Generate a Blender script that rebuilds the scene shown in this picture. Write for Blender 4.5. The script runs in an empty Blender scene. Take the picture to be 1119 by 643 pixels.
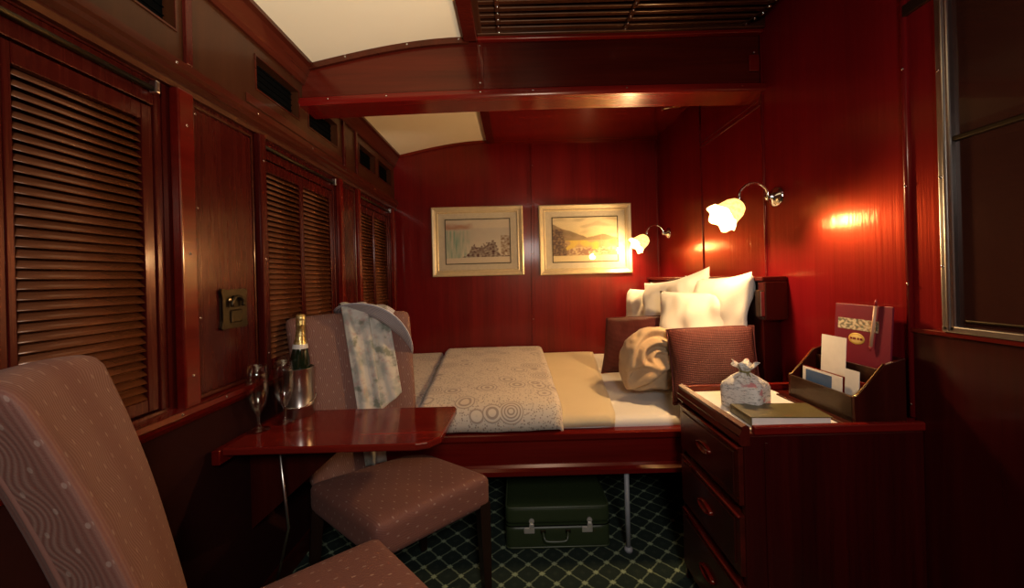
import bpy, bmesh, math, random
from mathutils import Vector, Matrix, noise
random.seed(4)
PI = math.pi
S = bpy.context.scene
COL = S.collection

# ---------------------------------------------------------------- camera
cd = bpy.data.cameras.new('camera'); cam = bpy.data.objects.new('camera', cd); COL.objects.link(cam)
cd.sensor_width = 36; cd.lens = 36 * 400 / 1119
cd.shift_x = -5.5 / 1119; cd.shift_y = -17.5 / 1119
cd.clip_start = 0.02
cam.location = (0, 0, 1.25)
cam.rotation_euler = (Matrix.Rotation(PI / 2, 3, 'X') @ Matrix.Rotation(-.027, 3, 'Z')).to_euler()
S.camera = cam

# ---------------------------------------------------------------- world, view, room lights
w = bpy.data.worlds.new('world'); S.world = w; w.use_nodes = True
w.node_tree.nodes['Background'].inputs[0].default_value = (1, .8, .6, 1)
w.node_tree.nodes['Background'].inputs[1].default_value = 0.02
S.view_settings.view_transform = 'Standard'; S.view_settings.look = 'None'
S.view_settings.gamma = 1; S.view_settings.use_curve_mapping = False
S.view_settings.exposure = 0.0

def area(name, loc, target, size, power, color, size_y=None):
    l = bpy.data.lights.new(name, 'AREA'); l.energy = power; l.color = color; l.size = size
    if size_y: l.shape = 'RECTANGLE'; l.size_y = size_y
    o = bpy.data.objects.new(name, l); COL.objects.link(o); o.location = loc
    o.rotation_euler = (Vector(target) - Vector(loc)).to_track_quat('-Z', 'Y').to_euler()
    return o
def point(name, loc, power, color, r=.03):
    l = bpy.data.lights.new(name, 'POINT'); l.energy = power; l.color = color; l.shadow_soft_size = r
    o = bpy.data.objects.new(name, l); COL.objects.link(o); o.location = loc
    return o
area('room_light_source', (.25, -.55, 1.75), (.05, 1.8, .45), .35, 15, (1, .90, .84))
sl = bpy.data.lights.new('uplight_source', 'SPOT'); sl.energy = 175; sl.color = (1, .87, .68); sl.spot_size = math.radians(50); sl.spot_blend = .9; sl.shadow_soft_size = .08
so = bpy.data.objects.new('uplight_source', sl); COL.objects.link(so); so.location = (.30, -.10, 1.55)
so.rotation_euler = (Vector((-.50, 1.15, 2.38)) - so.location).to_track_quat('-Z', 'Y').to_euler()

# ---------------------------------------------------------------- node helpers
class V:
    def __init__(s, nt, sock): s.nt = nt; s.s = sock
    def _m(s, op, *a, clamp=False):
        n = s.nt.nodes.new('ShaderNodeMath'); n.operation = op; n.use_clamp = clamp
        for i, x in enumerate((s,) + a):
            if isinstance(x, V): s.nt.links.new(x.s, n.inputs[i])
            else: n.inputs[i].default_value = x
        return V(s.nt, n.outputs[0])
    def __add__(s, o): return s._m('ADD', o)
    def __sub__(s, o): return s._m('SUBTRACT', o)
    def __mul__(s, o): return s._m('MULTIPLY', o)
    def __truediv__(s, o): return s._m('DIVIDE', o)
    def sin(s): return s._m('SINE')
    def fract(s): return s._m('FRACT')
    def floor(s): return s._m('FLOOR')
    def abs(s): return s._m('ABSOLUTE')
    def mn(s, o): return s._m('MINIMUM', o)
    def mx(s, o): return s._m('MAXIMUM', o)
    def step(s, a, b):                       # smooth ramp a->b
        n = s.nt.nodes.new('ShaderNodeMapRange'); n.interpolation_type = 'SMOOTHSTEP'
        s.nt.links.new(s.s, n.inputs[0]); n.inputs[1].default_value = a; n.inputs[2].default_value = b
        return V(s.nt, n.outputs[0])

def uvlayer(bm):
    return bm.loops.layers.uv.get('UVMap') or bm.loops.layers.uv.new('UVMap')

class M:
    def __init__(s, name, rough=.5, metal=0, **kw):
        s.m = bpy.data.materials.new(name); s.m.use_nodes = True; s.nt = s.m.node_tree
        s.b = s.nt.nodes['Principled BSDF']
        s.b.inputs['Roughness'].default_value = rough; s.b.inputs['Metallic'].default_value = metal
        for k, v in kw.items(): s.b.inputs[k.replace('_', ' ')].default_value = v
    def n(s, t): return s.nt.nodes.new(t)
    def coords(s, kind='Object'):
        if kind == 'UV':
            a = s.n('ShaderNodeUVMap'); a.uv_map = 'UVMap'; out = a.outputs[0]
        else:
            out = s.n('ShaderNodeTexCoord').outputs[kind]
        s.c = out
        x = s.n('ShaderNodeSeparateXYZ'); s.nt.links.new(out, x.inputs[0])
        return [V(s.nt, x.outputs[i]) for i in range(3)]
    def comb(s, x, y, z):
        n = s.n('ShaderNodeCombineXYZ')
        for i, q in enumerate((x, y, z)):
            if isinstance(q, V): s.nt.links.new(q.s, n.inputs[i])
            else: n.inputs[i].default_value = q
        return n.outputs[0]
    def noise(s, vec, scale=1, detail=3, rough=.5):
        n = s.n('ShaderNodeTexNoise'); s.nt.links.new(vec, n.inputs['Vector'])
        n.inputs['Scale'].default_value = scale; n.inputs['Detail'].default_value = detail
        n.inputs['Roughness'].default_value = rough
        return V(s.nt, n.outputs[0])
    def voro(s, vec, scale=1, rnd=1):
        n = s.n('ShaderNodeTexVoronoi'); s.nt.links.new(vec, n.inputs['Vector']); n.inputs['Scale'].default_value = scale
        n.inputs['Randomness'].default_value = rnd
        return V(s.nt, n.outputs['Distance'])
    def mix(s, f, a, b):
        n = s.n('ShaderNodeMix'); n.data_type = 'RGBA'
        if isinstance(f, V): s.nt.links.new(f.s, n.inputs[0])
        else: n.inputs[0].default_value = f
        for i, q in ((6, a), (7, b)):
            if isinstance(q, tuple): n.inputs[i].default_value = (*q, 1)
            else: s.nt.links.new(q, n.inputs[i])
        return n.outputs[2]
    def color(s, c):
        if isinstance(c, tuple): s.b.inputs['Base Color'].default_value = (*c, 1)
        else: s.nt.links.new(c, s.b.inputs['Base Color'])
    def rough(s, v): s.nt.links.new(v.s, s.b.inputs['Roughness'])
    def bump(s, v, strength=.2, dist=.01):
        n = s.n('ShaderNodeBump'); n.inputs['Strength'].default_value = strength; n.inputs['Distance'].default_value = dist
        s.nt.links.new(v.s, n.inputs['Height']); s.nt.links.new(n.outputs[0], s.b.inputs['Normal'])

def wood(name, dark, light, axis='Z', rough=.22, freq=55, bump=.12, tint=(1, .62, .36, 1)):
    m = M(name, rough, Coat_Weight=.22, Coat_Roughness=.12, Specular_IOR_Level=.42, Specular_Tint=tint)
    x, y, z = m.coords()
    st = 2.2
    if axis == 'Z': v = m.comb(x * freq, y * freq, z * st); v2 = m.comb(x * 9, y * 9, z * .5)
    elif axis == 'X': v = m.comb(x * st, y * freq, z * freq); v2 = m.comb(x * .5, y * 9, z * 9)
    else: v = m.comb(x * freq, y * st, z * freq); v2 = m.comb(x * 9, y * .5, z * 9)
    a = m.noise(v, 1, 4, .6); b = m.noise(v2, 1, 2, .5)
    f = (a * .55 + b * .65).step(.25, .95)
    m.color(m.mix(f, dark, light))
    m.bump(a, bump, .002)
    m.rough(a * .16 + (rough - .06))
    return m.m
def plain(name, c, rough=.5, metal=0, **kw):
    m = M(name, rough, metal, **kw); x, y, z = m.coords()
    a = m.noise(m.c, 30, 2)
    m.color(m.mix(a, tuple(k * .88 for k in c), tuple(min(1, k * 1.1) for k in c)))
    return m.m

RED_D, RED_L = (.094, .0028, .0048), (.185, .0060, .0076)
W_back = wood('red_mahogany_upright', RED_D, RED_L, 'Z', .30, 60, .25)
def satin_wall():
    m = M('red_mahogany_satin', .4); nt = m.nt; x, y, z = m.coords()
    a = m.noise(m.comb(x * 75, y * 75, z * 1.6), 1, 4, .6); b = m.noise(m.comb(x * 9, y * 9, z * .5), 1, 2)
    c = m.mix((a * .55 + b * .65).step(.25, .95), (.080, .0018, .0046), (.150, .0036, .0072))
    nt.nodes.remove(m.b)
    bp = nt.nodes.new('ShaderNodeBump'); bp.inputs['Strength'].default_value = .5; bp.inputs['Distance'].default_value = .002; nt.links.new(a.s, bp.inputs['Height'])
    def sh(t, col, rg=None, bump=True):
        n = nt.nodes.new(t)
        if isinstance(col, tuple): n.inputs[0].default_value = (*col, 1)
        else: nt.links.new(col, n.inputs[0])
        if rg is not None: n.inputs['Roughness'].default_value = rg
        if bump: nt.links.new(bp.outputs[0], n.inputs['Normal'])
        return n.outputs[0]
    def add(p, q):
        n = nt.nodes.new('ShaderNodeAddShader'); nt.links.new(p, n.inputs[0]); nt.links.new(q, n.inputs[1]); return n.outputs[0]
    o = add(add(sh('ShaderNodeBsdfDiffuse', c), sh('ShaderNodeBsdfGlossy', (.120, .015, .005), .40)), sh('ShaderNodeBsdfGlossy', (.046, .034, .020), .15))
    nt.links.new(o, nt.nodes['Material Output'].inputs[0]); return m.m
W_right = satin_wall()
W_red_y = wood('red_mahogany_lengthways', (.08, .003, .002), (.15, .007, .004), 'Y')
W_red_x = wood('red_mahogany_crosswise', (.085, .003, .0025), (.165, .007, .005), 'X')
W_left = wood('brown_mahogany_upright', (.036, .0030, .0024), (.066, .0058, .0042), 'Z', .25, 55, .12, (1, .45, .3, 1))
W_left_y = wood('brown_mahogany_lengthways', (.026, .004, .002), (.07, .010, .005), 'Y', .28)
W_frieze = wood('frieze_wood', (.024, .007, .003), (.050, .015, .006), 'Z', .35)
W_beam = wood('beam_mahogany', (.035, .003, .002), (.085, .008, .004), 'X', .2)
W_dark = wood('dark_mahogany', (.022, .003, .002), (.055, .006, .004), 'Z', .3)
W_cab = wood('cabinet_mahogany', (.018, .0014, .0018), (.052, .0028, .003), 'Z', .28)
W_cab_y = wood('cabinet_mahogany_lengthways', (.030, .003, .002), (.09, .008, .005), 'Y', .28)
W_table = wood('table_mahogany', (.10, .006, .004), (.20, .014, .008), 'X', .09, 40, .04)
W_slat = wood('louvre_wood', (.11, .036, .014), (.18, .064, .028), 'Y', .24)
W_rack = wood('rack_wood', (.02, .006, .003), (.048, .013, .006), 'Y', .35)
W_black = wood('ebonised_wood', (.008, .004, .003), (.02, .009, .006), 'Z', .35)
chrome = plain('chrome', (.8, .8, .78), .12, 1)
steel = plain('brushed_steel', (.55, .52, .47), .28, 1)
bronze = plain('aged_bronze', (.060, .045, .026), .40, 1)
brass = plain('brass', (.7, .5, .22), .25, 1)
blackm = plain('black_gauze', (.003, .003, .003), .9, 0, Specular_IOR_Level=0)
gold = plain('gilt_frame', (.74, .61, .36), .34, .3)

def ceil_mat():
    m = M('cream_ceiling', .55); x, y, z = m.coords(); g = m.noise(m.c, 4, 2)
    m.color(m.mix(g, (.80, .71, .54), (.84, .76, .59))); return m.m
M_ceil = ceil_mat()
def carpet_mat():
    m = M('lattice_carpet', .95); x, y, z = m.coords()
    nz = m.noise(m.c, 60, 2); u = x / .114 + .37; v = y / .104 + .66
    wob = (nz - .5) * .10
    p = (u + v + wob).fract() - .5; q = (u - v + wob).fract() - .5
    lp = p.abs(); lq = q.abs()                      # lines at |.|=0
    line = (lp.mn(lq)).step(.060, .018)
    knot = (lp.mx(lq)).step(.15, .08)
    inner = ((lp - .5).abs().mx((lq - .5).abs())).step(.16, .05)
    f = (line * .5).mx(knot).mx(inner * .03)
    fz = m.noise(m.c, 900, 1)
    base = m.mix(fz, (.003, .012, .008), (.007, .022, .015))
    m.color(m.mix(f, base, (.28, .36, .22))); m.bump(fz, .5, .004); return m.m
M_carpet = carpet_mat()
def chair_mat(name, stripes=True):
    m = M(name, .72, Sheen_Weight=.03); u, v, z = m.coords('UV')
    P = .105
    t = (v / P).fract()
    col = (u / .19 + .15)
    env = ((col.fract() - .5).abs()).step(.42, .18)
    wave = ((v / P) * (2 * PI)).sin() * .009 * env
    st = (((u + wave) / .0078) * (2 * PI)).sin() * .5 + .5
    # small pale flecks in a staggered grid
    fx = u / .046; row = (v / .034).floor(); fxx = (fx + row * .5).fract() - .5; fy = (v / .034).fract() - .5
    dot = ((fxx * fxx * 2.4 + fy * fy * .35)).step(.011, .004)
    fz = m.noise(m.c, 420, 2)
    base = m.mix(fz, (.15, .054, .037), (.21, .082, .058))
    if stripes: base = m.mix(st * .9 * (env * .6 + .4), base, (.28, .155, .115))
    m.color(m.mix(dot * .38, base, (.50, .38, .30))); m.bump(fz + st * .6, .35, .002); return m.m
M_chair = chair_mat('mauve_weave_upholstery')
M_chair_s = chair_mat('mauve_flecked_seat_fabric', False)
def linen(name, a, b, scale=300, bump=.25, rough=.85):
    m = M(name, rough, Sheen_Weight=.15); x, y, z = m.coords()
    n1 = m.noise(m.c, scale, 2); n2 = m.noise(m.c, 6, 3)
    m.color(m.mix(n1 * .5 + n2 * .5, a, b)); m.bump(n1, bump, .002); return m.m
M_white = linen('white_cotton', (.66, .62, .54), (.80, .77, .69), 200, .15)
M_cream = linen('cream_blanket_wool', (.60, .48, .27), (.72, .59, .36))
M_throw = linen('beige_knitted_throw', (.42, .28, .15), (.56, .40, .235), 260, .5)
def cushion_mat():
    m = M('maroon_corduroy', .7); u, v, z = m.coords('UV')
    r = ((v / .0075) * (2 * PI)).sin() * .5 + .5; k = ((u / .009) * (2 * PI)).sin() * .5 + .5
    m.color(m.mix(r * .7 + k * .3, (.035, .004, .003), (.15, .018, .011))); m.bump(r + k * .4, .6, .004); return m.m
M_cush = cushion_mat()
def quilt_mat():
    m = M('patterned_coverlet', .65, Sheen_Weight=.3); x, y, z = m.coords('UV')
    v = m.comb(x, y, 0.0)
    d = m.voro(v, 6.2, .75)
    ring = ((d * 62).sin()).step(-.25, .45) * d.step(.46, .42)
    d2 = m.voro(v, 78, .8); dots = d2.step(.42, .30)
    far = d.step(.42, .46)
    pick = m.noise(v, 6, 1).step(.44, .50)
    dash = ((d * 62).sin()).step(-.2, .4)
    f = ring.mx(dots * far).mx(dots * (pick * -1 + 1) * dash)
    m.color(m.mix(f, (.66, .57, .44), (.36, .28, .21))); m.bump(f, .3, .003); return m.m
M_quilt = quilt_mat()
def scarf_mat():
    m = M('floral_scarf_cloth', .8); x, y, z = m.coords()
    a = m.noise(m.c, 14, 3).step(.42, .6); b = m.noise(m.comb(x + 3, y, z), 26, 4, .7).step(.5, .68)
    c = m.noise(m.comb(x, y + 5, z), 18, 3).step(.54, .68)
    q = m.mix(a, (.66, .62, .52), (.42, .43, .37)); q = m.mix(b * .6, q, (.52, .34, .29)); q = m.mix(c * .8, q, (.16, .19, .13))
    m.color(q); return m.m
M_scarf = scarf_mat()
def hat_mat():
    m = M('striped_straw', .7); u, v, z = m.coords('UV')
    r = ((v / .0105) * (2 * PI)).sin().step(-.1, .5)
    m.color(m.mix(r, (.44, .42, .44), (.80, .77, .76))); m.bump(r, .5, .003); return m.m
M_hat = hat_mat()
def thin_glass(name, k):
    m = M(name); nt = m.nt; nt.nodes.remove(m.b)
    tr = nt.nodes.new('ShaderNodeBsdfTransparent'); tr.inputs[0].default_value = (.97, .97, .96, 1)
    gl = nt.nodes.new('ShaderNodeBsdfGlossy'); gl.inputs['Roughness'].default_value = .03
    lf = nt.nodes.new('ShaderNodeLayerWeight'); lf.inputs[0].default_value = .5
    lw = nt.nodes.new('ShaderNodeMath'); lw.operation = 'POWER'; lw.inputs[1].default_value = 2; nt.links.new(lf.outputs['Facing'], lw.inputs[0])
    mu = nt.nodes.new('ShaderNodeMath'); mu.operation = 'MULTIPLY'; mu.inputs[1].default_value = .55 * k; nt.links.new(lw.outputs[0], mu.inputs[0])
    mx = nt.nodes.new('ShaderNodeMixShader'); ad = nt.nodes.new('ShaderNodeMath'); ad.inputs[1].default_value = .10 * k; nt.links.new(mu.outputs[0], ad.inputs[0]); nt.links.new(ad.outputs[0], mx.inputs[0]); nt.links.new(tr.outputs[0], mx.inputs[1]); nt.links.new(gl.outputs[0], mx.inputs[2])
    nt.links.new(mx.outputs[0], nt.nodes['Material Output'].inputs[0]); return m.m
def glass_mat():
    return thin_glass('clear_glass', 1.0)
M_glass = glass_mat()
M_pglass = thin_glass('picture_glass', .35)
m = M('smoked_door_glass', .16, Coat_Weight=.4); x, y, z = m.coords(); m.color(m.mix(m.noise(m.c, 3, 2), (.030, .009, .006), (.042, .013, .008))); M_smoke = m.m
m = M('bottle_green_glass', .06, Coat_Weight=.6); x, y, z = m.coords(); m.color(m.mix(m.noise(m.c, 10, 2), (.004, .010, .004), (.01, .02, .008))); M_bottle = m.m
m = M('gold_foil', .3, .8); x, y, z = m.coords(); nn = m.noise(m.c, 90, 3); m.color(m.mix(nn.step(.4, .6), (.55, .38, .10), (.8, .66, .3))); m.bump(nn, .6, .004); M_foil = m.m
M_latch = plain('nickel_latch', (.70, .68, .62), .35, .6)
M_greyleg = plain('grey_painted_steel', (.30, .32, .34), .45)
M_case = plain('green_vinyl', (.030, .046, .018), .38)
M_casedark = plain('green_piping', (.055, .075, .035), .35)
M_paper = plain('white_paper', (.78, .75, .68), .7)
M_book = plain('olive_book_cloth', (.10, .085, .028), .35)
M_folder = plain('burgundy_card', (.15, .008, .022), .45)
M_oval = plain('gilt_print', (.55, .36, .07), .4)
m = M('newsprint_cloth', .8); x, y, z = m.coords()
n1 = m.noise(m.comb(x * 1, y * 1, z * 4), 45, 4, .8).step(.52, .60); n2 = m.noise(m.c, 22, 2).step(.60, .68)
m.color(m.mix(n2, m.mix(n1, (.74, .70, .62), (.30, .28, .24)), (.60, .25, .24))); M_news = m.m

def vcol_mat():
    m = M('printed_ink', .6); a = m.n('ShaderNodeVertexColor'); a.layer_name = 'ink'; m.color(a.outputs[0]); return m.m
M_ink = vcol_mat()
def shade_mat():
    m = M('frosted_glass_shade', .35); nt = m.nt
    x, y, z = m.coords(); n = m.noise(m.c, 60, 3)
    m.color(m.mix(n, (.45, .36, .18), (.55, .45, .24)))
    m.b.inputs['Emission Color'].default_value = (1, .62, .22, 1)
    m.b.inputs['Emission Strength'].default_value = 2.2
    m.nt.links.new(m.mix(n.step(.4, .6), (1, .48, .12), (1, .58, .20)), m.b.inputs['Emission Color'])
    return m.m
M_shade = shade_mat()
m = M('lamp_bulb_glow', .4); m.color((1, .9, .7)); x, y, z = m.coords(); m.nt.links.new(m.mix(m.noise(m.c, 5, 1), (1, .8, .45), (1, .85, .55)), m.b.inputs['Emission Color']); m.b.inputs['Emission Strength'].default_value = 6; M_bulb = m.m

# ---------------------------------------------------------------- mesh helpers
WM = {}
def wm(o): return WM.get(o.name, Matrix())
def obj(name, bm, mat, parent=None, smooth=False, world=True):
    me = bpy.data.meshes.new(name)
    if parent is not None and world: bm.transform(wm(parent).inverted())
    bmesh.ops.recalc_face_normals(bm, faces=bm.faces[:]) if not getattr(bm, 'sheet', False) else None
    bm.to_mesh(me); bm.free()
    for q in (mat if isinstance(mat, (list, tuple)) else [mat]): me.materials.append(q)
    if smooth:
        for p in me.polygons: p.use_smooth = True
        if smooth == 'angle':
            me.set_sharp_from_angle(angle=math.radians(38))
    o = bpy.data.objects.new(name, me); COL.objects.link(o)
    if parent is not None: o.parent = parent; WM[o.name] = wm(parent).copy()
    return o
def thing(name, label, cat, loc=(0, 0, 0), rotz=0, group=None):
    o = bpy.data.objects.new(name, None); COL.objects.link(o); o.empty_display_size = .05
    o.location = loc; o.rotation_euler = (0, 0, rotz)
    WM[o.name] = Matrix.Translation(loc) @ Matrix.Rotation(rotz, 4, 'Z')
    o['label'] = label; o['category'] = cat
    if group: o['group'] = group
    return o
def tag(o, label, cat, group=None):
    o['label'] = label; o['category'] = cat
    if group: o['group'] = group
    return o
def struct(o): o['kind'] = 'structure'; return o
def sempty(name, loc=(0, 0, 0)):
    o = bpy.data.objects.new(name, None); COL.objects.link(o); o.empty_display_size = .05; o.location = loc
    WM[o.name] = Matrix.Translation(loc); o['kind'] = 'structure'; return o
def B(): return bmesh.new()
def box(bm, x0, x1, y0, y1, z0, z1, bev=0, seg=2, mat=None, mi=0):
    r = bmesh.ops.create_cube(bm, size=1)
    vs = r['verts']
    for v in vs:
        v.co = Vector((x0 + (v.co.x + .5) * (x1 - x0), y0 + (v.co.y + .5) * (y1 - y0), z0 + (v.co.z + .5) * (z1 - z0)))
    fs = set(f for v in vs for f in v.link_faces)
    for f in fs: f.material_index = mi
    if bev:
        es = list(set(e for v in vs for e in v.link_edges))
        r = bmesh.ops.bevel(bm, geom=es, offset=bev, segments=seg, profile=.5, affect='EDGES')
        vs = list(set(r['verts']) | set(v for v in vs if v.is_valid))
        for f in r['faces']: f.material_index = mi
    if mat is not None:
        for v in set(vs): v.co = mat @ v.co
    return vs
def prism(bm, pts, axis, a, b, bev=0):
    """pts: 2D outline; axis: extrusion axis"""
    def mk(p, t):
        return {'X': (t, p[0], p[1]), 'Y': (p[0], t, p[1]), 'Z': (p[0], p[1], t)}[axis]
    A = [bm.verts.new(mk(p, a)) for p in pts]; Bv = [bm.verts.new(mk(p, b)) for p in pts]
    n = len(pts); fs = [bm.faces.new(A), bm.faces.new(Bv[::-1])]
    for i in range(n): fs.append(bm.faces.new((A[i], A[(i + 1) % n], Bv[(i + 1) % n], Bv[i])))
    if bev:
        es = list(set(e for f in fs for e in f.edges))
        bmesh.ops.bevel(bm, geom=es, offset=bev, segments=2, profile=.5, affect='EDGES')
def lathe(bm, prof, mat=Matrix(), n=32, close=False, uv=False):
    rings = []
    for r, z in prof:
        rings.append([bm.verts.new(mat @ Vector((r * math.cos(2 * PI * k / n), r * math.sin(2 * PI * k / n), z))) for k in range(n)])
    for i in range(len(rings) - 1):
        for k in range(n):
            bm.faces.new((rings[i][k], rings[i][(k + 1) % n], rings[i + 1][(k + 1) % n], rings[i + 1][k]))
    if close:
        if prof[0][0] > 1e-5: bm.faces.new(rings[0][::-1])
        if prof[-1][0] > 1e-5: bm.faces.new(rings[-1])
    bmesh.ops.remove_doubles(bm, verts=[v for r in rings for v in r], dist=1e-6)
def tube(bm, pts, r, n=10, cap=True):
    pts = [Vector(p) for p in pts]; rings = []; up = Vector((.13, .2, 1)).normalized()
    for i, p in enumerate(pts):
        t = (pts[min(i + 1, len(pts) - 1)] - pts[max(i - 1, 0)]).normalized()
        s = t.cross(up)
        if s.length < .1: s = t.cross(Vector((1, 0, 0)))
        s.normalize(); q = s.cross(t).normalized(); up = q
        rr = r[i] if isinstance(r, (list, tuple)) else r
        rings.append([bm.verts.new(p + s * rr * math.cos(2 * PI * k / n) + q * rr * math.sin(2 * PI * k / n)) for k in range(n)])
    for i in range(len(rings) - 1):
        for k in range(n):
            bm.faces.new((rings[i][k], rings[i][(k + 1) % n], rings[i + 1][(k + 1) % n], rings[i + 1][k]))
    if cap: bm.faces.new(rings[0][::-1]); bm.faces.new(rings[-1])
def arc(c, r, a0, a1, n, U, Wv):
    c = Vector(c); U = Vector(U); Wv = Vector(Wv)
    return [c + U * r * math.cos(a0 + (a1 - a0) * i / n) + Wv * r * math.sin(a0 + (a1 - a0) * i / n) for i in range(n + 1)]
def smooth_path(pts, n=6):
    P = [Vector(p) for p in pts]; out = []
    for i in range(len(P) - 1):
        a, b, c, d = P[max(i - 1, 0)], P[i], P[i + 1], P[min(i + 2, len(P) - 1)]
        for k in range(n):
            t = k / n
            out.append(.5 * ((2 * b) + (c - a) * t + (2 * a - 5 * b + 4 * c - d) * t * t + (3 * b - a - 3 * c + d) * t ** 3))
    out.append(P[-1]); return out
def rcube(bm, sx, sy, sz, r, n=14, warp=None, uvf=None):
    """rounded block of full size sx,sy,sz centred at origin; uv from unwarped metres"""
    r3 = r if isinstance(r, tuple) else (r, r, r)
    h = Vector((sx / 2, sy / 2, sz / 2)); uvl = uvlayer(bm)
    def tt(n):
        out = []
        for i in range(n + 1):
            t = -1 + 2 * i / n; out.append(math.copysign(1 - (1 - abs(t)) ** 1.5, t))
        return out
    T = tt(n); vmap = {}
    def vert(p):
        k = (round(p[0], 5), round(p[1], 5), round(p[2], 5))
        if k not in vmap:
            q = Vector((p[0] * h.x, p[1] * h.y, p[2] * h.z))
            inner = Vector([max(-(h[i] - r3[i]), min(h[i] - r3[i], q[i])) for i in range(3)])
            d = q - inner
            e = Vector([d[i] / r3[i] for i in range(3)])
            if e.length > 1e-9: e.normalize()
            q2 = inner + Vector([e[i] * r3[i] for i in range(3)])
            vmap[k] = (bm.verts.new(warp(q2.copy()) if warp else q2), q2)
        return vmap[k]
    for ax in range(3):
        for sgn in (-1, 1):
            for i in range(n):
                for j in range(n):
                    ps = []
                    for a, b in ((i, j), (i + 1, j), (i + 1, j + 1), (i, j + 1)):
                        p = [0, 0, 0]; p[ax] = sgn; p[(ax + 1) % 3] = T[a]; p[(ax + 2) % 3] = T[b]; ps.append(vert(p))
                    if sgn < 0: ps = ps[::-1]
                    try: f = bm.faces.new([q[0] for q in ps])
                    except ValueError: continue
                    for lp, q in zip(f.loops, ps):
                        lp[uvl].uv = uvf(q[1], ax) if uvf else (q[1][(ax + 1) % 3], q[1][(ax + 2) % 3])
def grid(bm, nu, nv, f, uvs=None, thick=0):
    """sheet from f(u,v)->Vector; optional thickness downward copy made closed"""
    uvl = uvlayer(bm)
    P = [[Vector(f(i / nu, j / nv)) for j in range(nv + 1)] for i in range(nu + 1)]
    top = [[bm.verts.new(P[i][j]) for j in range(nv + 1)] for i in range(nu + 1)]
    def q(vs, uv):
        fc = bm.faces.new(vs)
        for l, c in zip(fc.loops, uv): l[uvl].uv = c
    us = uvs or (1, 1)
    for i in range(nu):
        for j in range(nv):
            c = [((a) / nu * us[0], (b) / nv * us[1]) for a, b in ((i, j), (i + 1, j), (i + 1, j + 1), (i, j + 1))]
            q((top[i][j], top[i + 1][j], top[i + 1][j + 1], top[i][j + 1]), c)
    if thick:
        bot = []
        for i in range(nu + 1):
            row = []
            for j in range(nv + 1):
                du = P[min(i + 1, nu)][j] - P[max(i - 1, 0)][j]; dv = P[i][min(j + 1, nv)] - P[i][max(j - 1, 0)]
                n = du.cross(dv); n = n.normalized() if n.length > 1e-12 else Vector((0, 0, 1))
                row.append(bm.verts.new(P[i][j] - n * thick))
            bot.append(row)
        for i in range(nu):
            for j in range(nv):
                c = [((a) / nu * us[0], (b) / nv * us[1]) for a, b in ((i, j), (i, j + 1), (i + 1, j + 1), (i + 1, j))]
                q((bot[i][j], bot[i][j + 1], bot[i + 1][j + 1], bot[i + 1][j]), c)
        for i in range(nu):
            for a, b, s in ((0, 0, 1), (nv, nv, -1)):
                vs = (top[i][a], bot[i][a], bot[i + 1][a], top[i + 1][a]); bm.faces.new(vs if s > 0 else vs[::-1])
        for j in range(nv):
            for a, s in ((0, -1), (nu, 1)):
                vs = (top[a][j], bot[a][j], bot[a][j + 1], top[a][j + 1]); bm.faces.new(vs if s > 0 else vs[::-1])
def nz(p, s=1): return noise.noise(Vector(p) * s)

LX, RX, BY, FY, CZ = -1.02, 1.21, 3.10, -1.35, 2.40

# ================================================================ SETTING
bm = B(); box(bm, LX - .05, RX + .05, FY - .05, BY + .05, -.05, 0); struct(obj('floor', bm, M_carpet))
bm = B(); box(bm, LX - .05, RX + .05, BY, BY + .05, 0, 2.75); struct(obj('wall_back', bm, W_back))
bm = B(); box(bm, LX - .05, RX + .05, FY - .05, FY, 0, 2.75); struct(obj('wall_front', bm, W_back))
# right wall: opening for the glazed door
DY0, DY1, DZ0, DZ1 = .30, 1.015, 1.07, 2.12
bm = B()
for y0, y1, z0, z1 in ((DY1 + .02, BY, 0, 2.75), (FY, DY0, 0, 2.75), (DY0, DY1 + .02, DZ1, 2.75)):
    box(bm, RX, RX + .05, y0, y1, z0, z1)
struct(obj('wall_right', bm, W_right))
# left wall with window openings and vent slots
wins = [(.43, 1.065), (1.465, 2.085), (2.355, 2.975)]
WZ0, WZ1 = .90, 1.84
vents = [(.78, 1.112), (1.46, 1.745), (1.828, 2.115), (2.415, 2.68), (2.75, 3.02)]
VZ0, VZ1 = 2.035, 2.165
def wall_holes(bm, x0, x1, ylim, zlim, holes):
    ys = sorted(set([ylim[0], ylim[1]] + [h[0] for h in holes] + [h[1] for h in holes]))
    zs = sorted(set([zlim[0], zlim[1]] + [h[2] for h in holes] + [h[3] for h in holes]))
    for a, b in zip(ys, ys[1:]):
        for c, d in zip(zs, zs[1:]):
            my, mz = (a + b) / 2, (c + d) / 2
            if any(h[0] < my < h[1] and h[2] < mz < h[3] for h in holes): continue
            box(bm, x0, x1, a, b, c, d)
bm = B(); wall_holes(bm, LX - .05, LX, (FY, BY), (0, 1.93), [(a, b, WZ0, WZ1) for a, b in wins])
box(bm, LX - .10, LX - .05, FY, BY, 0, 2.75)
struct(obj('wall_left', bm, W_left))
bm = B(); wall_holes(bm, LX - .05, LX, (FY, BY), (1.93, 2.75), [(a, b, VZ0, VZ1) for a, b in vents])
struct(obj('wall_left_upper', bm, W_frieze))
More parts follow.
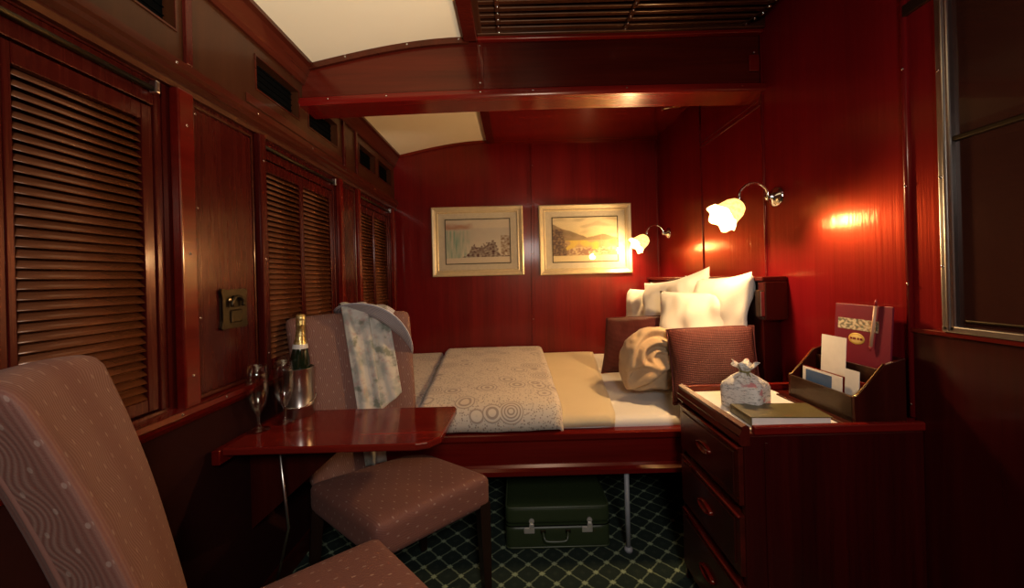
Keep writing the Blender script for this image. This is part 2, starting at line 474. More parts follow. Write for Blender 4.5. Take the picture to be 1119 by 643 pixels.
for i, (a, b) in enumerate(vents):
    bm = B(); box(bm, LX - .045, LX - .035, a, b, VZ0, VZ1)
    for k in range(5):
        z = VZ0 + .013 + k * .026; box(bm, LX - .034, LX - .03, a, b, z, z + .003)
    v = tag(obj('air_vent', bm, blackm),
        ['black slot air vent above the nearest louvred window', 'long black slot air vent above the tall wall panel and plaque', 'black slot air vent above the middle window, just before the beam', 'black slot air vent just past the beam', 'small black slot air vent nearest the far corner'][i], 'air vent', 'air vents in the frieze')
    bm = B()
    for y0, y1, z0, z1 in ((a - .006, b + .006, VZ1, VZ1 + .006), (a - .006, b + .006, VZ0 - .006, VZ0), (a - .006, a, VZ0, VZ1), (b, b + .006, VZ0, VZ1)):
        box(bm, LX, LX + .004, y0, y1, z0, z1)
    obj('rim', bm, W_left_y, v)
# ceiling: wood flat part on the right, cream vault on the left
CX0, CXR = -.965, -.205
def arch(x):  # vault height
    t = (x - CX0) / (CXR - CX0); return 2.315 + .105 * math.sin(t * PI / 2) + .0 * t
bm = B()
N = 24
for i in range(N):
    xa = LX + (CXR - LX) * i / N; xb = LX + (CXR - LX) * (i + 1) / N
    za = arch(max(xa, CX0 - .06)); zb = arch(max(xb, CX0 - .06))
    vs = [bm.verts.new(p) for p in ((xa, FY, za), (xb, FY, zb), (xb, BY, zb), (xa, BY, za))]; bm.faces.new(vs)
    vt = [bm.verts.new(p) for p in ((xa, FY, za + .03), (xb, FY, zb + .03), (xb, BY, zb + .03), (xa, BY, za + .03))]; bm.faces.new(vt[::-1])
bmesh.ops.remove_doubles(bm, verts=bm.verts[:], dist=1e-5)
struct(obj('ceiling', bm, M_ceil, smooth=True))
bm = B(); box(bm, CXR, RX + .05, 1.86, BY, CZ, CZ + .05); box(bm, CXR, RX + .05, FY, .9, 2.44, 2.49)
box(bm, CXR, RX + .05, .85, 1.86, 2.56, 2.6); struct(obj('ceiling_wood', bm, W_red_x))
bm = B(); box(bm, LX - .05, RX + .05, FY - .05, BY + .05, 2.75, 2.8); struct(obj('ceiling_roof', bm, blackm))
# long trims
tn = [0]
def trim(bm, mat, smooth=False):
    tn[0] += 1; return struct(obj('trim_%d' % tn[0], bm, mat, smooth=smooth))
def screws(parent, pts, axis, r=.0045):
    for p in pts:
        bm = B(); mt = Matrix.Translation(p) @ {'X': Matrix.Rotation(PI / 2, 4, 'Y'), '-X': Matrix.Rotation(-PI / 2, 4, 'Y'), '-Y': Matrix.Rotation(PI / 2, 4, 'X'), '-Z': Matrix.Rotation(PI, 4, 'X')}[axis]
        lathe(bm, [(r, 0), (r, .0008), (r * .6, .0018), (0, .002)], mt, 10, True); obj('screw', bm, chrome, parent, True)
# divider strip between cream vault and wood ceiling
for y0, y1 in ((FY, 1.76), (1.87, BY)):
    bm = B(); box(bm, CXR - .02, CXR + .045, y0, y1, 2.392, 2.45, .004); trim(bm, W_beam)
# left cove (between frieze and vault)
bm = B(); prism(bm, [(LX, 2.215), (LX + .012, 2.215), (LX + .018, 2.235), (LX + .045, 2.29), (LX + .062, 2.30), (LX + .062, 2.335), (LX, 2.36)], 'Y', FY, BY); trim(bm, W_left_y)
# cornice over windows: stepped moulding
bm = B(); prism(bm, [(LX, 1.845), (LX + .016, 1.845), (LX + .020, 1.86), (LX + .014, 1.872), (LX + .026, 1.884), (LX + .026, 1.898), (LX + .034, 1.906), (LX + .034, 1.92), (LX + .022, 1.926), (LX + .022, 1.936), (LX, 1.95)], 'Y', FY, BY)
t = trim(bm, W_left_y); screws(t, [(LX + .034, y, 1.913) for y in (.75, 1.08, 1.42, 1.80, 2.15, 2.6)], 'X')
# frieze dividers
for y in (.60, 1.15, 2.19, 2.36):
    bm = B(); box(bm, LX, LX + .012, y - .012, y + .012, 1.945, 2.22, .002); trim(bm, W_left)
bm = B(); box(bm, LX, LX + .006, 1.40, 2.17, 1.955, 1.99, .002); trim(bm, W_left_y)
# posts either side of every window, rail under the windows
for y0, y1 in ((1.085, 1.140), (1.432, 1.467), (2.083, 2.118), (2.325, 2.357), (2.972, 3.01), (.33, .40)):
    bm = B(); box(bm, LX, LX + .030, y0, y1, .885, 1.847, .006, 3); t = trim(bm, W_red_y if 1.0 < y0 < 1.3 or y0 > 2.0 else W_left)
    screws(t, [(LX + .030, (y0 + y1) / 2, z) for z in (.98, 1.35, 1.74)], 'X')
bm = B(); prism(bm, [(LX, .835), (LX + .020, .840), (LX + .032, .855), (LX + .042, .872), (LX + .042, .888), (LX, .892)], 'Y', FY, BY)
t = trim(bm, W_red_y); screws(t, [(LX + .042, y, .88) for y in (1.06, 1.22, 1.40)], 'X')
# raised fields between windows
for y0, y1 in ((1.155, 1.42), (2.13, 2.315)):
    bm = B(); box(bm, LX, LX + .006, y0 + .008, y1 - .008, .91, 1.815, .003); t = trim(bm, W_left)
    bm = B()
    for a, b, c, d in ((y0, y1, 1.822, 1.832), (y0, y1, .895, .905), (y0, y0 + .008, .905, 1.822), (y1 - .008, y1, .905, 1.822)): box(bm, LX, LX + .010, a, b, c, d, .002)
    t = trim(bm, W_left_y)
    if y0 < 1.2: screws(t, [(LX + .010, 1.165, z) for z in (1.80, 1.5, 1.15)] , 'X', .0035)
# dark dado below the window rail
bm = B(); box(bm, LX, LX + .004, FY, BY, .09, .836); trim(bm, plain('dado_wood', (.020, .0028, .002), .85, 0, Specular_IOR_Level=.12))
# skirting
for nm, a in (('baseboard_left', (LX, LX + .015, FY, BY)), ('baseboard_right', (RX - .015, RX, FY, BY)), ('baseboard_back', (LX, RX, BY - .015, BY))):
    bm = B(); box(bm, a[0], a[1], a[2], a[3], 0, .09, .003); struct(obj(nm, bm, W_dark))
# back wall joint strips
for x0, x1, tlt in ((.125, .150, -.03),):
    bm = B(); box(bm, x0, x1, BY - .010, BY, .45, 2.40, .003)
    for v in bm.verts: v.co.x += (v.co.z - 1.4) * .02
    t = trim(bm, W_back); screws(t, [(.138 + (z - 1.4) * .02, BY - .010, z) for z in (.9, 1.45, 1.87, 2.2)], '-Y')
bm = B(); box(bm, CXR, RX, BY - .012, BY, 2.385, 2.40, .002); trim(bm, W_red_x)
bm = B(); box(bm, CXR, RX, BY - .03, BY, 2.40 - .004, 2.41, .002); trim(bm, W_red_x)
bm = B(); box(bm, RX - .014, RX, BY - .014, BY, .5, 2.40, .003); t = trim(bm, W_back)
# arched back lintel under vault
def arch_board(y0, y1, zb, drop, mat):
    bm = B(); pts = []
    n = 20
    xs = [CX0 - .05 + (CXR + .02 - CX0 + .05) * i / n for i in range(n + 1)]
    top = [(x, arch(x) + .01) for x in xs]; bot = [(x, (zb if zb else arch(x) - drop)) for x in xs]
    prism(bm, top + bot[::-1], 'Y', y0, y1); return bm
trim(arch_board(BY - .012, BY, None, .022, None), W_red_x)
# right wall beads
def bead(pts, r=.005, mat=W_back):
    bm = B(); tube(bm, pts, r, 8); return trim(bm, mat, True)
t = bead([(RX, 1.772, .8), (RX, 1.772, 2.41)], .007); screws(t, [(RX - .006, 1.772, z) for z in (1.3, 1.6, 1.95)], '-X', .003)
bead([(RX, 2.364, .8), (RX, 2.364, 2.40)], .007)
bead([(RX, 2.364, 2.062), (RX, 1.79, 2.062)], .006)
bead([(RX, 2.364, 2.09), (RX, 1.79, 2.09)], .003)
t = bead([(RX - .002, 1.128, .79), (RX - .002, 1.122, 2.5)], .009); screws(t, [(RX - .011, 1.124, z) for z in (.83, 1.2, 1.5, 1.86, 2.1)], '-X', .004)
# ================================================================ beam across the compartment
bm = B()
BYa, BYb = 1.78, 1.86
n = 24
top = [(CX0 - .055 + (CXR + .055 - CX0) * i / n, arch(CX0 - .055 + (CXR + .055 - CX0) * i / n) + .012) for i in range(n + 1)]
prism(bm, [(LX, 2.135)] + [(LX, 2.34)] + top + [(CXR, 2.56), (RX, 2.56), (RX, 2.165), (.2, 2.16), (-.5, 2.155)], 'Y', BYa, BYb)
beam = trim(bm, W_beam)
bm = B()   # lip at the foot of the beam
def lipz(x): return 2.118 + .020 * (1 - ((x - .35) / 1.37) ** 2) - .018
P = []
for i in range(31):
    x = LX + (RX - LX) * i / 30; P.append(x)
prof = [(-.030, 0), (-.036, .012), (-.034, .036), (-.022, .046), (-.010, .050), (0, .052), (.10, .052), (.115, .03), (.115, 0)]
rows = [[bm.verts.new((x, BYa + a, lipz(x) + b)) for a, b in prof] for x in P]
for i in range(30):
    for k in range(len(prof)):
        bm.faces.new((rows[i][k], rows[i][(k + 1) % len(prof)], rows[i + 1][(k + 1) % len(prof)], rows[i + 1][k]))
t = trim(bm, W_red_x, 'angle'); screws(t, [(x, BYa - .034, lipz(x) + .025) for x in (-.88, -.60, -.15, .1, .55, 1.1)], '-Y')
bm = B()   # arched moulding under vault on beam face
n = 20
xs = [CX0 - .05 + (CXR - CX0 + .05) * i / n for i in range(n + 1)]
prism(bm, [(x, arch(x) + .012) for x in xs] + [(x, arch(x) - .028) for x in xs[::-1]], 'Y', BYa - .016, BYa)
t = trim(bm, W_left_y); screws(t, [(x, BYa - .016, arch(x) - .01) for x in (-.8, -.5, -.25)], '-Y')
bm = B(); box(bm, -.165, -.135, BYa - .008, BYa, 2.165, 2.40, .002); t = trim(bm, W_beam); screws(t, [(-.15, BYa - .008, z) for z in (2.2, 2.38)], '-Y')
bm = B(); box(bm, -.16, RX, BYa - .03, BYa, 2.395, 2.412, .003); trim(bm, W_red_x)
bm = B(); box(bm, 1.15, 1.20, BYa - .012, BYa, 2.22, 2.30, .004); t = trim(bm, W_red_x); screws(t, [(1.175, BYa - .013, 2.31)], '-Y')

# ================================================================ slatted luggage rack over the beam's right side
rk = thing('luggage_rack', 'slatted dark wood overhead rack fixed along the ceiling before the beam', 'luggage rack', (.5, 1.45, 2.42))
bm = B()
y = 1.10
while y < 1.73:
    box(bm, -.14, 1.16 - .10 * max(0, (y - 1.55)) , y, y + .022, 2.425, 2.452, .004); y += .041
obj('slats', bm, W_rack, rk)
bm = B(); box(bm, -.16, 1.21, 1.735, 1.765, 2.41, 2.465, .004); box(bm, -.17, -.135, 1.05, 1.76, 2.415, 2.47, .004); box(bm, -.16, 1.21, 1.05, 1.08, 2.41, 2.46, .004)
obj('frame', bm, W_rack, rk)
for nm, path in ((0, [(-.055, 1.06), (-.055, 1.75)]), (1, [(.545, 1.06), (.545, 1.75)]), (2, [(1.145, 1.06), (1.145, 1.60), (1.135, 1.67), (1.10, 1.74), (1.03, 1.765)])):
    bm = B(); P = smooth_path([(a, b, 2.421) for a, b in path], 8)
    for a, b in zip(P, P[1:]):
        d = (b - a); L = d.length
        if L < 1e-5: continue
        box(bm, -.008, L + .002 - .0, -.010, .010, -.004, .004, 0, 1, mat=Matrix.Translation(a) @ d.to_track_quat('X', 'Z').to_matrix().to_4x4())
    sp = obj('batten', bm, W_rack, rk)
    tot = 0; acc = .02
    for a, b in zip(P, P[1:]):
        d = (b - a).length
        while acc < tot + d:
            p = a.lerp(b, (acc - tot) / d)
            if p.y > 1.4:
                q = B(); lathe(q, [(.006, 0), (.006, .001), (.003, .004), (0, .0045)], Matrix.Translation((p.x, p.y, 2.417)) @ Matrix.Rotation(PI, 4, 'X'), 10, True)
                obj('screw', q, chrome, sp, True)
            acc += .041
        tot += d

# ================================================================ windows with louvred shutters
def shutter(win, y0, y1, z0, z1, sa, sb):
    bm = B()
    for a, b, c, d in ((y0, y0 + sa, z0, z1), (y1 - sb, y1, z0, z1), (y0 + sa, y1 - sb, z0, z0 + .035), (y0 + sa, y1 - sb, z1 - .045, z1)):
        box(bm, LX - .034, LX - .008, a, b, c, d, .002)
    s = obj('shutter', bm, W_left, win)
    bm = B(); n = int((z1 - z0 - .08) / .0222); pitch = (z1 - z0 - .08) / n
    for k in range(n):
        z = z0 + .035 + pitch * (k + .5)
        mt = Matrix.Translation((LX - .020, (y0 + sa + y1 - sb) / 2, z)) @ Matrix.Rotation(math.radians(48), 4, 'Y')
        hw = (y1 - y0 - sa - sb) / 2 + .001
        prof = [(.0142 * math.cos(a), .0028 * math.sin(a)) for a in [2 * PI * q / 12 for q in range(12)]]
        A = [bm.verts.new(mt @ Vector((p[0], -hw, p[1]))) for p in prof]; C = [bm.verts.new(mt @ Vector((p[0], hw, p[1]))) for p in prof]
        bm.faces.new(A); bm.faces.new(C[::-1])
        for q in range(12): bm.faces.new((A[q], A[(q + 1) % 12], C[(q + 1) % 12], C[q]))
    obj('louvres', bm, W_slat, s, True)
for i, (a, b) in enumerate(wins):
    wn = sempty('window_%d' % (i + 1), (LX, (a + b) / 2, WZ0))
    mid = (a + b) / 2 - .01
    shutter(wn, a + .012, mid - .0005, .905, 1.765, .012, .014); shutter(wn, mid + .0005, b - .022, .905, 1.765, .014, .030)
    bm = B()
    for y0, y1, z0, z1 in ((a, a + .011, WZ0, WZ1), (b - .021, b, WZ0, WZ1), (a + .011, b - .021, 1.77, WZ1)):
        box(bm, LX - .04, LX - .003, y0, y1, z0, z1, .002)
    obj('window_frame', bm, W_left, wn)
    bm = B(); box(bm, LX - .05, LX - .047, a, b, WZ0, WZ1); obj('backing_panel', bm, W_dark, wn)
    bm = B(); tube(bm, [(LX + .006, a + .02, 1.812), (LX + .006, b - .03, 1.812)], .008, 12); r = obj('blind_rail', bm, bronze, wn, True)
    bm = B(); box(bm, LX - .002, LX + .02, b - .035, b - .022, 1.80, 1.835, .003); obj('rail_bracket', bm, steel, wn)

# ================================================================ door on the right
dr = sempty('door_1', (RX, .65, 0))
bm = B(); box(bm, RX - .004, RX + .04, FY + .8, DY1 + .105, .09, 1.052, .003); obj('door_panel', bm, W_cab, dr)
bm = B(); box(bm, RX - .010, RX - .002, DY0, DY1 + .105, 1.052, 1.066, .002); obj('middle_rail', bm, W_red_y, dr)
screw_y = (1.09, .98, .9)
bm = B(); box(bm, RX + .001, RX + .02, DY0, DY1 - .002, DZ0, DZ1); pn = obj('glass_pane', bm, M_smoke, dr)
bm = B()
box(bm, RX - .014, RX + .02, DY1 - .012, DY1 + .020, DZ0, 2.74, .004); box(bm, RX - .018, RX - .008, DY1 - .002, DY1 + .006, DZ0, 2.74, .003)
box(bm, RX - .014, RX + .012, DY0, DY1 + .02, DZ0 - .004, DZ0 + .014, .003)
jm = obj('steel_frame', bm, steel, dr); screws(jm, [(RX - .014, DY1 + .013, z) for z in (1.25, 1.5, 1.8)], '-X')
bm = B(); box(bm, RX - .010, RX + .002, DY0, DY1 - .012, 1.592, 1.606, .003); obj('glazing_bar', bm, bronze, dr)
bm = B(); box(bm, RX - .008, RX + .002, DY0, DY1 - .03, 1.098, 1.104, .002); obj('pull_rail', bm, bronze, dr)
bm = B(); box(bm, RX - .012, RX, DY1 + .02, 1.12, 2.015, 2.05, .002); obj('transom_strip', bm, W_black, dr)

# ================================================================ bed
BX0, BX1, BF, ZM = LX + .002, 1.085, 1.64, .600
bed = thing('berth_bed', 'wide mahogany railed berth bed with white sheet under the two pictures', 'bed', (.1, 2.3, 0))
bm = B(); box(bm, BX0, 1.19, BF, BF + .03, .40, .535, .003); obj('side_panel', bm, W_red_x, bed)
bm = B(); prism(bm, [(BF - .012, .520), (BF - .020, .530), (BF - .020, .552), (BF - .012, .560), (BF + .035, .560), (BF + .035, .520)], 'X', BX0, 1.19); obj('top_rail', bm, W_red_x, bed)
bm = B(); prism(bm, [(BF - .010, .365), (BF - .022, .372), (BF - .022, .392), (BF - .010, .402), (BF - .004, .414), (BF + .035, .414), (BF + .035, .365)], 'X', BX0, 1.19); obj('bottom_rail', bm, W_red_x, bed)
bm = B(); box(bm, BX0, 1.12, BF + .03, BY - .02, .37, .418); obj('base_board', bm, W_dark, bed)
bm = B(); rcube(bm, BX1 - BX0, 1.42, .175, .035, 24, lambda q: Vector((q.x + (BX0 + BX1) / 2, q.y + 2.375, q.z + ZM - .0875 + .002 * nz((q.x * 2, q.y * 2, 0), 1.5))))
obj('mattress', bm, M_white, bed, True)
for x, yy in ((.472, BF + .02), (.472, 2.95), (-.9, 2.95)):
    bm = B(); tube(bm, [(x, yy, 0), (x, yy, .368)], .011, 14); lathe(bm, [(.019, 0), (.019, .01), (.012, .02)], Matrix.Translation((x, yy, 0)), 14, True); obj('leg', bm, M_greyleg, bed, True)
# headboard along the right wall
hbd = thing('headboard', 'dark mahogany headboard with narrow shelf top along the right wall', 'headboard', (1.15, 2.35, .42))
bm = B(); box(bm, 1.125, 1.205, 1.682, 3.085, .42, 1.205, .004); obj('board', bm, W_cab, hbd)
bm = B(); box(bm, 1.095, 1.208, 1.635, 3.09, 1.205, 1.226, .005); obj('shelf_top', bm, W_cab_y, hbd)
bm = B(); box(bm, 1.10, 1.205, 1.63, 1.68, 1.03, 1.205, .006); obj('end_box', bm, W_dark, hbd)
bm = B(); box(bm, 1.085, 1.10, 1.634, 1.674, 1.045, 1.165, .003); sw = obj('switch_plate', bm, W_black, hbd)
bm = B(); box(bm, 1.083, 1.10, 1.630, 1.635, 1.05, 1.16, .001); obj('chrome_edge', bm, steel, sw)

# ---- bedclothes
def cloth_layer(name, xa0, xa1, xb0, xb1, thick, mat, label, cat, y0=1.655, y1=3.08, bulge=0, amp=.004, seed=0, zdrop=.045, cz=ZM, base=.011):
    bm = B()
    def f(u, v):
        # v: 0 = hanging front hem, 1 = back
        L = zdrop + (y1 - y0); s = v * L; r = .035 + thick
        x = (xa0 + (xa1 - xa0) * u) * (1 - v) + (xb0 + (xb1 - xb0) * u) * v
        top = cz + thick
        edge = min(1, min(u, 1 - u) * 18); top = cz + base + (thick + bulge * math.sin(PI * u) * math.sin(PI * min(1, v * 1.1)) ** .5) * (1 - (1 - edge) ** 2) ** .5
        if s < zdrop: y = y0 - thick * .6 * edge; z = top - zdrop + s; 
        else:
            t = s - zdrop; y = y0 + t; z = top
        # round the corner
        yy = y0; d = s - zdrop
        if abs(d) < r:
            a = (d + r) / (2 * r) * PI / 2; y = yy - thick * .6 * edge + r * (1 - math.cos(a)) * 1.0; z = top - r * (1 - math.sin(a)) 
        n = nz((x * 5, y * 5, seed), 1) * amp + nz((x * 14, y * 9, seed), 1) * amp * .5
        return (x + nz((x, y * 4, seed + 9), 1.3) * .008 * (1 if u in (0, 1) else 1), y, z + n)
    grid(bm, 60, 60, f, (xb1 - xb0, zdrop + y1 - y0), thick=.006)
    return tag(obj(name, bm, mat, None, True), label, cat)
cloth_layer('blanket', -1.0, .425, -1.0, .62, .004, M_cream, 'plain cream wool blanket spread across the middle of the bed', 'blanket', seed=2, amp=.0025, y0=1.652)
cloth_layer('bed_runner', -1.0, -.475, -1.0, -.635, .013, M_quilt, 'tan swirl-patterned coverlet lying flat at the foot end by the left wall', 'coverlet', seed=4, amp=.003, base=.024, y0=1.645)
cloth_layer('folded_coverlet', -.46, .195, -.62, .205, .048, M_quilt, 'thick folded tan coverlet with ring and dot pattern across the bed', 'coverlet', seed=5, bulge=.012, amp=.004, zdrop=.100, base=.026, y0=1.645)

def pillow_mesh(w, h, t, M4, wr=.012, seed=0, n=30, pin=.06, sag=0):
    bm = B(); uvl = uvlayer(bm); vs = {}
    def v(i, j, s):
        e = i in (0, n) or j in (0, n)
        k = (i, j, 0 if e else s)
        if k in vs: return vs[k]
        a = -1 + 2 * i / n; b = -1 + 2 * j / n
        x = a * w / 2 * (1 - pin * (1 - b * b)); y = b * h / 2 * (1 - pin * (1 - a * a))
        z = 0 if e else s * t / 2 * ((1 - a ** 4) * (1 - b ** 4)) ** .55 * (1 - .12 * (a * a + b * b))
        z += nz((x * 7 + seed, y * 7, s * 2), 1) * wr * (0 if e else 1) + nz((x * 18 + seed, y * 10, s), 1) * wr * .5 * (0 if e else 1)
        z += (a * b) * sag + nz((a * 1.5 + seed, b * 1.5, 3), 1) * wr
        y += -sag * .6 * (a * a) 
        vs[k] = bm.verts.new(M4 @ Vector((x, y, z))); return vs[k]
    for s in (1, -1):
        for i in range(n):
            for j in range(n):
                q = [(i, j), (i + 1, j), (i + 1, j + 1), (i, j + 1)]
                if s < 0: q = q[::-1]
                f = bm.faces.new([v(a, b, s) for a, b in q])
                for l, (a, b) in zip(f.loops, q): l[uvl].uv = (a / n * w, b / n * h)
    return bm
def frame(c, normal, roll=0):
    """local z -> normal, local y -> as upward as possible"""
    n = Vector(normal).normalized(); up = Vector((0, 0, 1)); x = up.cross(n).normalized(); y = n.cross(x)
    m3 = Matrix((x, y, n)).transposed().to_4x4()
    return Matrix.Translation(c) @ m3 @ Matrix.Rotation(math.radians(roll), 4, 'Z')
pil = [((1.065, 2.62, .925), (-1, -.10, .10), .62, .58, .12, 3, 'white pillow upright at the back of the pile by the far corner'),
       ((1.050, 1.99, .950), (-1, -.06, .06), .66, .61, .11, 1, 'white pillow standing against the headboard at the near side, rearmost'),
       ((.935, 2.66, .905), (-1, -.28, .26), .60, .56, .15, 5, 'plump white pillow leaning in front of the far side of the headboard'),
       ((.985, 2.30, .945), (-1, -.40, .20), .58, .62, .12, 9, 'white pillow with a raised pointed corner in the middle of the pile'),
       ((.955, 1.96, .895), (-.9, -.50, .26), .56, .58, .15, 3, 'large white pillow nearest the camera behind the near maroon cushion')]
for k, (c, nn, w_, h_, t_, rl, lb) in enumerate(pil):
    tag(obj('pillow', pillow_mesh(w_, h_, t_, frame(c, nn, rl), .026, k * 7.3, pin=.12, sag=.018), M_white, None, True), lb, 'pillow', 'white pillows against the headboard')
def piping(w, h, M4, pin, sag, seed, wr):
    P = []
    n = 24
    for side in range(4):
        for i in range(n):
            t = -1 + 2 * i / n
            a, b = [(t, -1), (1, t), (-t, 1), (-1, -t)][side]
            x = a * w / 2 * (1 - pin * (1 - b * b)); y = b * h / 2 * (1 - pin * (1 - a * a)) - sag * .6 * a * a
            P.append(M4 @ Vector((x, y, a * b * sag + nz((a * 1.5 + seed, b * 1.5, 3), 1) * wr)))
    P.append(P[0]); return P
for k, (c, nn, w_, h_, t_, rl, lb) in enumerate([
        ((.905, 1.715, .825), (-.38, -1, .42), .375, .36, .12, 3, 'maroon corduroy cushion at the near side, beside the bedside chest'),
        ((.730, 2.33, .810), (-.80, -1, .42), .40, .37, .12, 4, 'maroon corduroy cushion at the far side, half behind the beige throw')]):
    fm = frame(c, nn, rl)
    o = tag(obj('cushion', pillow_mesh(w_, h_, t_, fm, .008, 40 + k * 5, pin=.05, sag=.02), M_cush, None, True), lb, 'cushion', 'maroon cushions')
    bm = B(); tube(bm, piping(w_, h_, fm, .05, .02, 40 + k * 5, .008), .0045, 6); obj('piping', bm, M_cush, o, True)
# beige throw: a rolled bundle of cloth with overlapping folds
th = thing('knitted_throw', 'beige knitted throw bundled in loose folds against the cushions', 'throw', (.70, 1.98, .61))
TC = Vector((.700, 1.985, .790))
def px2(a, b): return ((a - 240) * .001365, (390 - b) * .001365)
folds = [  # (polyline, height, wide-side width, steep-side width)
    ([(150, 400), (168, 330), (215, 283), (280, 280), (330, 325), (345, 385)], .030, .040, .020),
    ([(185, 385), (200, 335), (250, 315), (295, 335), (300, 365)], .024, .026, .012),
    ([(235, 400), (222, 370), (245, 345), (275, 352)], .018, .020, .010),
    ([(120, 500), (190, 455), (260, 405), (318, 378)], .040, .050, .012),
    ([(318, 378), (350, 400), (335, 450), (285, 480)], .026, .030, .014),
    ([(150, 505), (230, 478), (320, 495)], .020, .026, .014),
    ([(140, 470), (150, 420), (180, 395), (240, 402)], .022, .026, .012)]
folds = [([px2(*p) for p in smooth_path([(a, b, 0) for a, b in P], 5) for p in [(p.x, p.y)]], h, w1, w2) for P, h, w1, w2 in folds]
def fold_h(x, z):
    H = 0
    for P, h, w1, w2 in folds:
        best = 9; sg = 1
        for (ax, az), (bx2, bz2) in zip(P, P[1:]):
            dx, dz = bx2 - ax, bz2 - az; L2 = dx * dx + dz * dz
            t = max(0, min(1, ((x - ax) * dx + (z - az) * dz) / L2)); qx, qz = ax + dx * t, az + dz * t
            d = math.hypot(x - qx, z - qz)
            if d < best: best = d; sg = 1 if (dx * (z - az) - dz * (x - ax)) > 0 else -1
        w_ = w1 if sg > 0 else w2
        H = max(H, h * math.exp(-(best / w_) ** 2)) + .25 * min(H, h * math.exp(-(best / w_) ** 2))
    return H
bm = B()
def blob(u, v):
    th_ = u * 2 * PI; ph = v * PI
    d = Vector((math.sin(ph) * math.cos(th_), math.sin(ph) * math.sin(th_), math.cos(ph)))
    sx_ = .150 if d.x < 0 else .145
    p = Vector((math.copysign(abs(d.x) ** .85, d.x) * sx_, d.y * .11, math.copysign(abs(d.z) ** .85, d.z) * .160))
    p.x += -.030 * max(0, -d.z) ** 1.2 + .02 * max(0, d.z)
    r = 1 + .035 * nz(d, 2.3); p *= r
    if d.y < .3: 
        hh = fold_h(p.x, p.z) * min(1, (.3 - d.y) * 3); p += d * hh * .45 + Vector((0, -1, .15)) * hh * 1.5
    p += d * (.006 * nz(p, 25) + .012 * nz(p, 9)); p = TC + p; p.z = max(p.z, ZM + .014); return p
grid(bm, 200, 120, blob)
bmesh.ops.remove_doubles(bm, verts=bm.verts[:], dist=1e-5)
obj('bundle', bm, M_throw, th, True)

# ================================================================ framed pictures
def lerp(a, b, t): return tuple(a[i] + (b[i] - a[i]) * t for i in range(3))
def ss(a, b, x): t = max(0, min(1, (x - a) / (b - a))); return t * t * (3 - 2 * t)
def falls(u, v):
    n1 = nz((u * 9, v * 9, 0), 1); n2 = nz((u * 25, v * 25, 2), 1)
    if v < .12: return (.60, .52, .38)
    c = lerp((.62, .56, .42), (.50, .45, .36), ss(.1, .7, v) + n1 * .2)
    if v > .80: c = (.56, .50, .38)
    g = ss(.5, .15, u + n1 * .1) * (1 - ss(.72, .80, v)); c = lerp(c, (.24, .36, .27), g * (.55 + .9 * nz((u * 34, v * 3, 5), 1)))
    r = ss(.10, .0, abs(v - .84 + n1 * .05)) * ss(.48, .30, u); c = lerp(c, (.36, .15, .08), r * .8)
    blobv = .14 + .28 * math.exp(-((u - .60) / .17) ** 2) + .20 * math.exp(-((u - .42) / .05) ** 2) + .22 * math.exp(-((u - .75) / .07) ** 2) + n2 * .10
    if u > .25 and v < blobv and v > .14: c = lerp(c, (.13, .07, .05), .75 + n2 * .6)
    if u > .86 and .16 < v < .62: c = lerp(c, (.25, .16, .09), .6 + n2)
    return c
def valley(u, v):
    n1 = nz((u * 7, v * 7, 3), 1); n2 = nz((u * 26, v * 26, 7), 1)
    if v < .14: return (.66, .54, .30)
    c = lerp((.60, .48, .24), (.66, .56, .34), ss(.5, .9, v))
    c = lerp(c, (.40, .33, .20), ss(.0, .5, nz((u * 5, v * 9, 9), 1)) * .6 * ss(.5, .7, v))
    hill = .86 - .62 * u + n1 * .05
    if v < hill and v > .5: c = lerp((.30, .21, .12), (.22, .16, .08), ss(-.3, .3, n1))
    h2 = .56 + .05 * math.sin(u * 9 + 1) + n1 * .04
    if .46 < v < h2: c = (.28, .20, .10)
    if v <= .48: c = lerp((.58, .42, .08), (.42, .28, .13), ss(-.1, .35, n1 + (u - .4) * .5))
    if v < .30 + n1 * .1: c = lerp((.30, .17, .10), (.56, .42, .22), ss(-.25, .35, n2 + n1))
    if u < .12 + .12 * (1 - v) + n2 * .08 and v < .75: c = lerp((.10, .06, .04), (.25, .16, .08), ss(-.2, .4, n2))
    return c
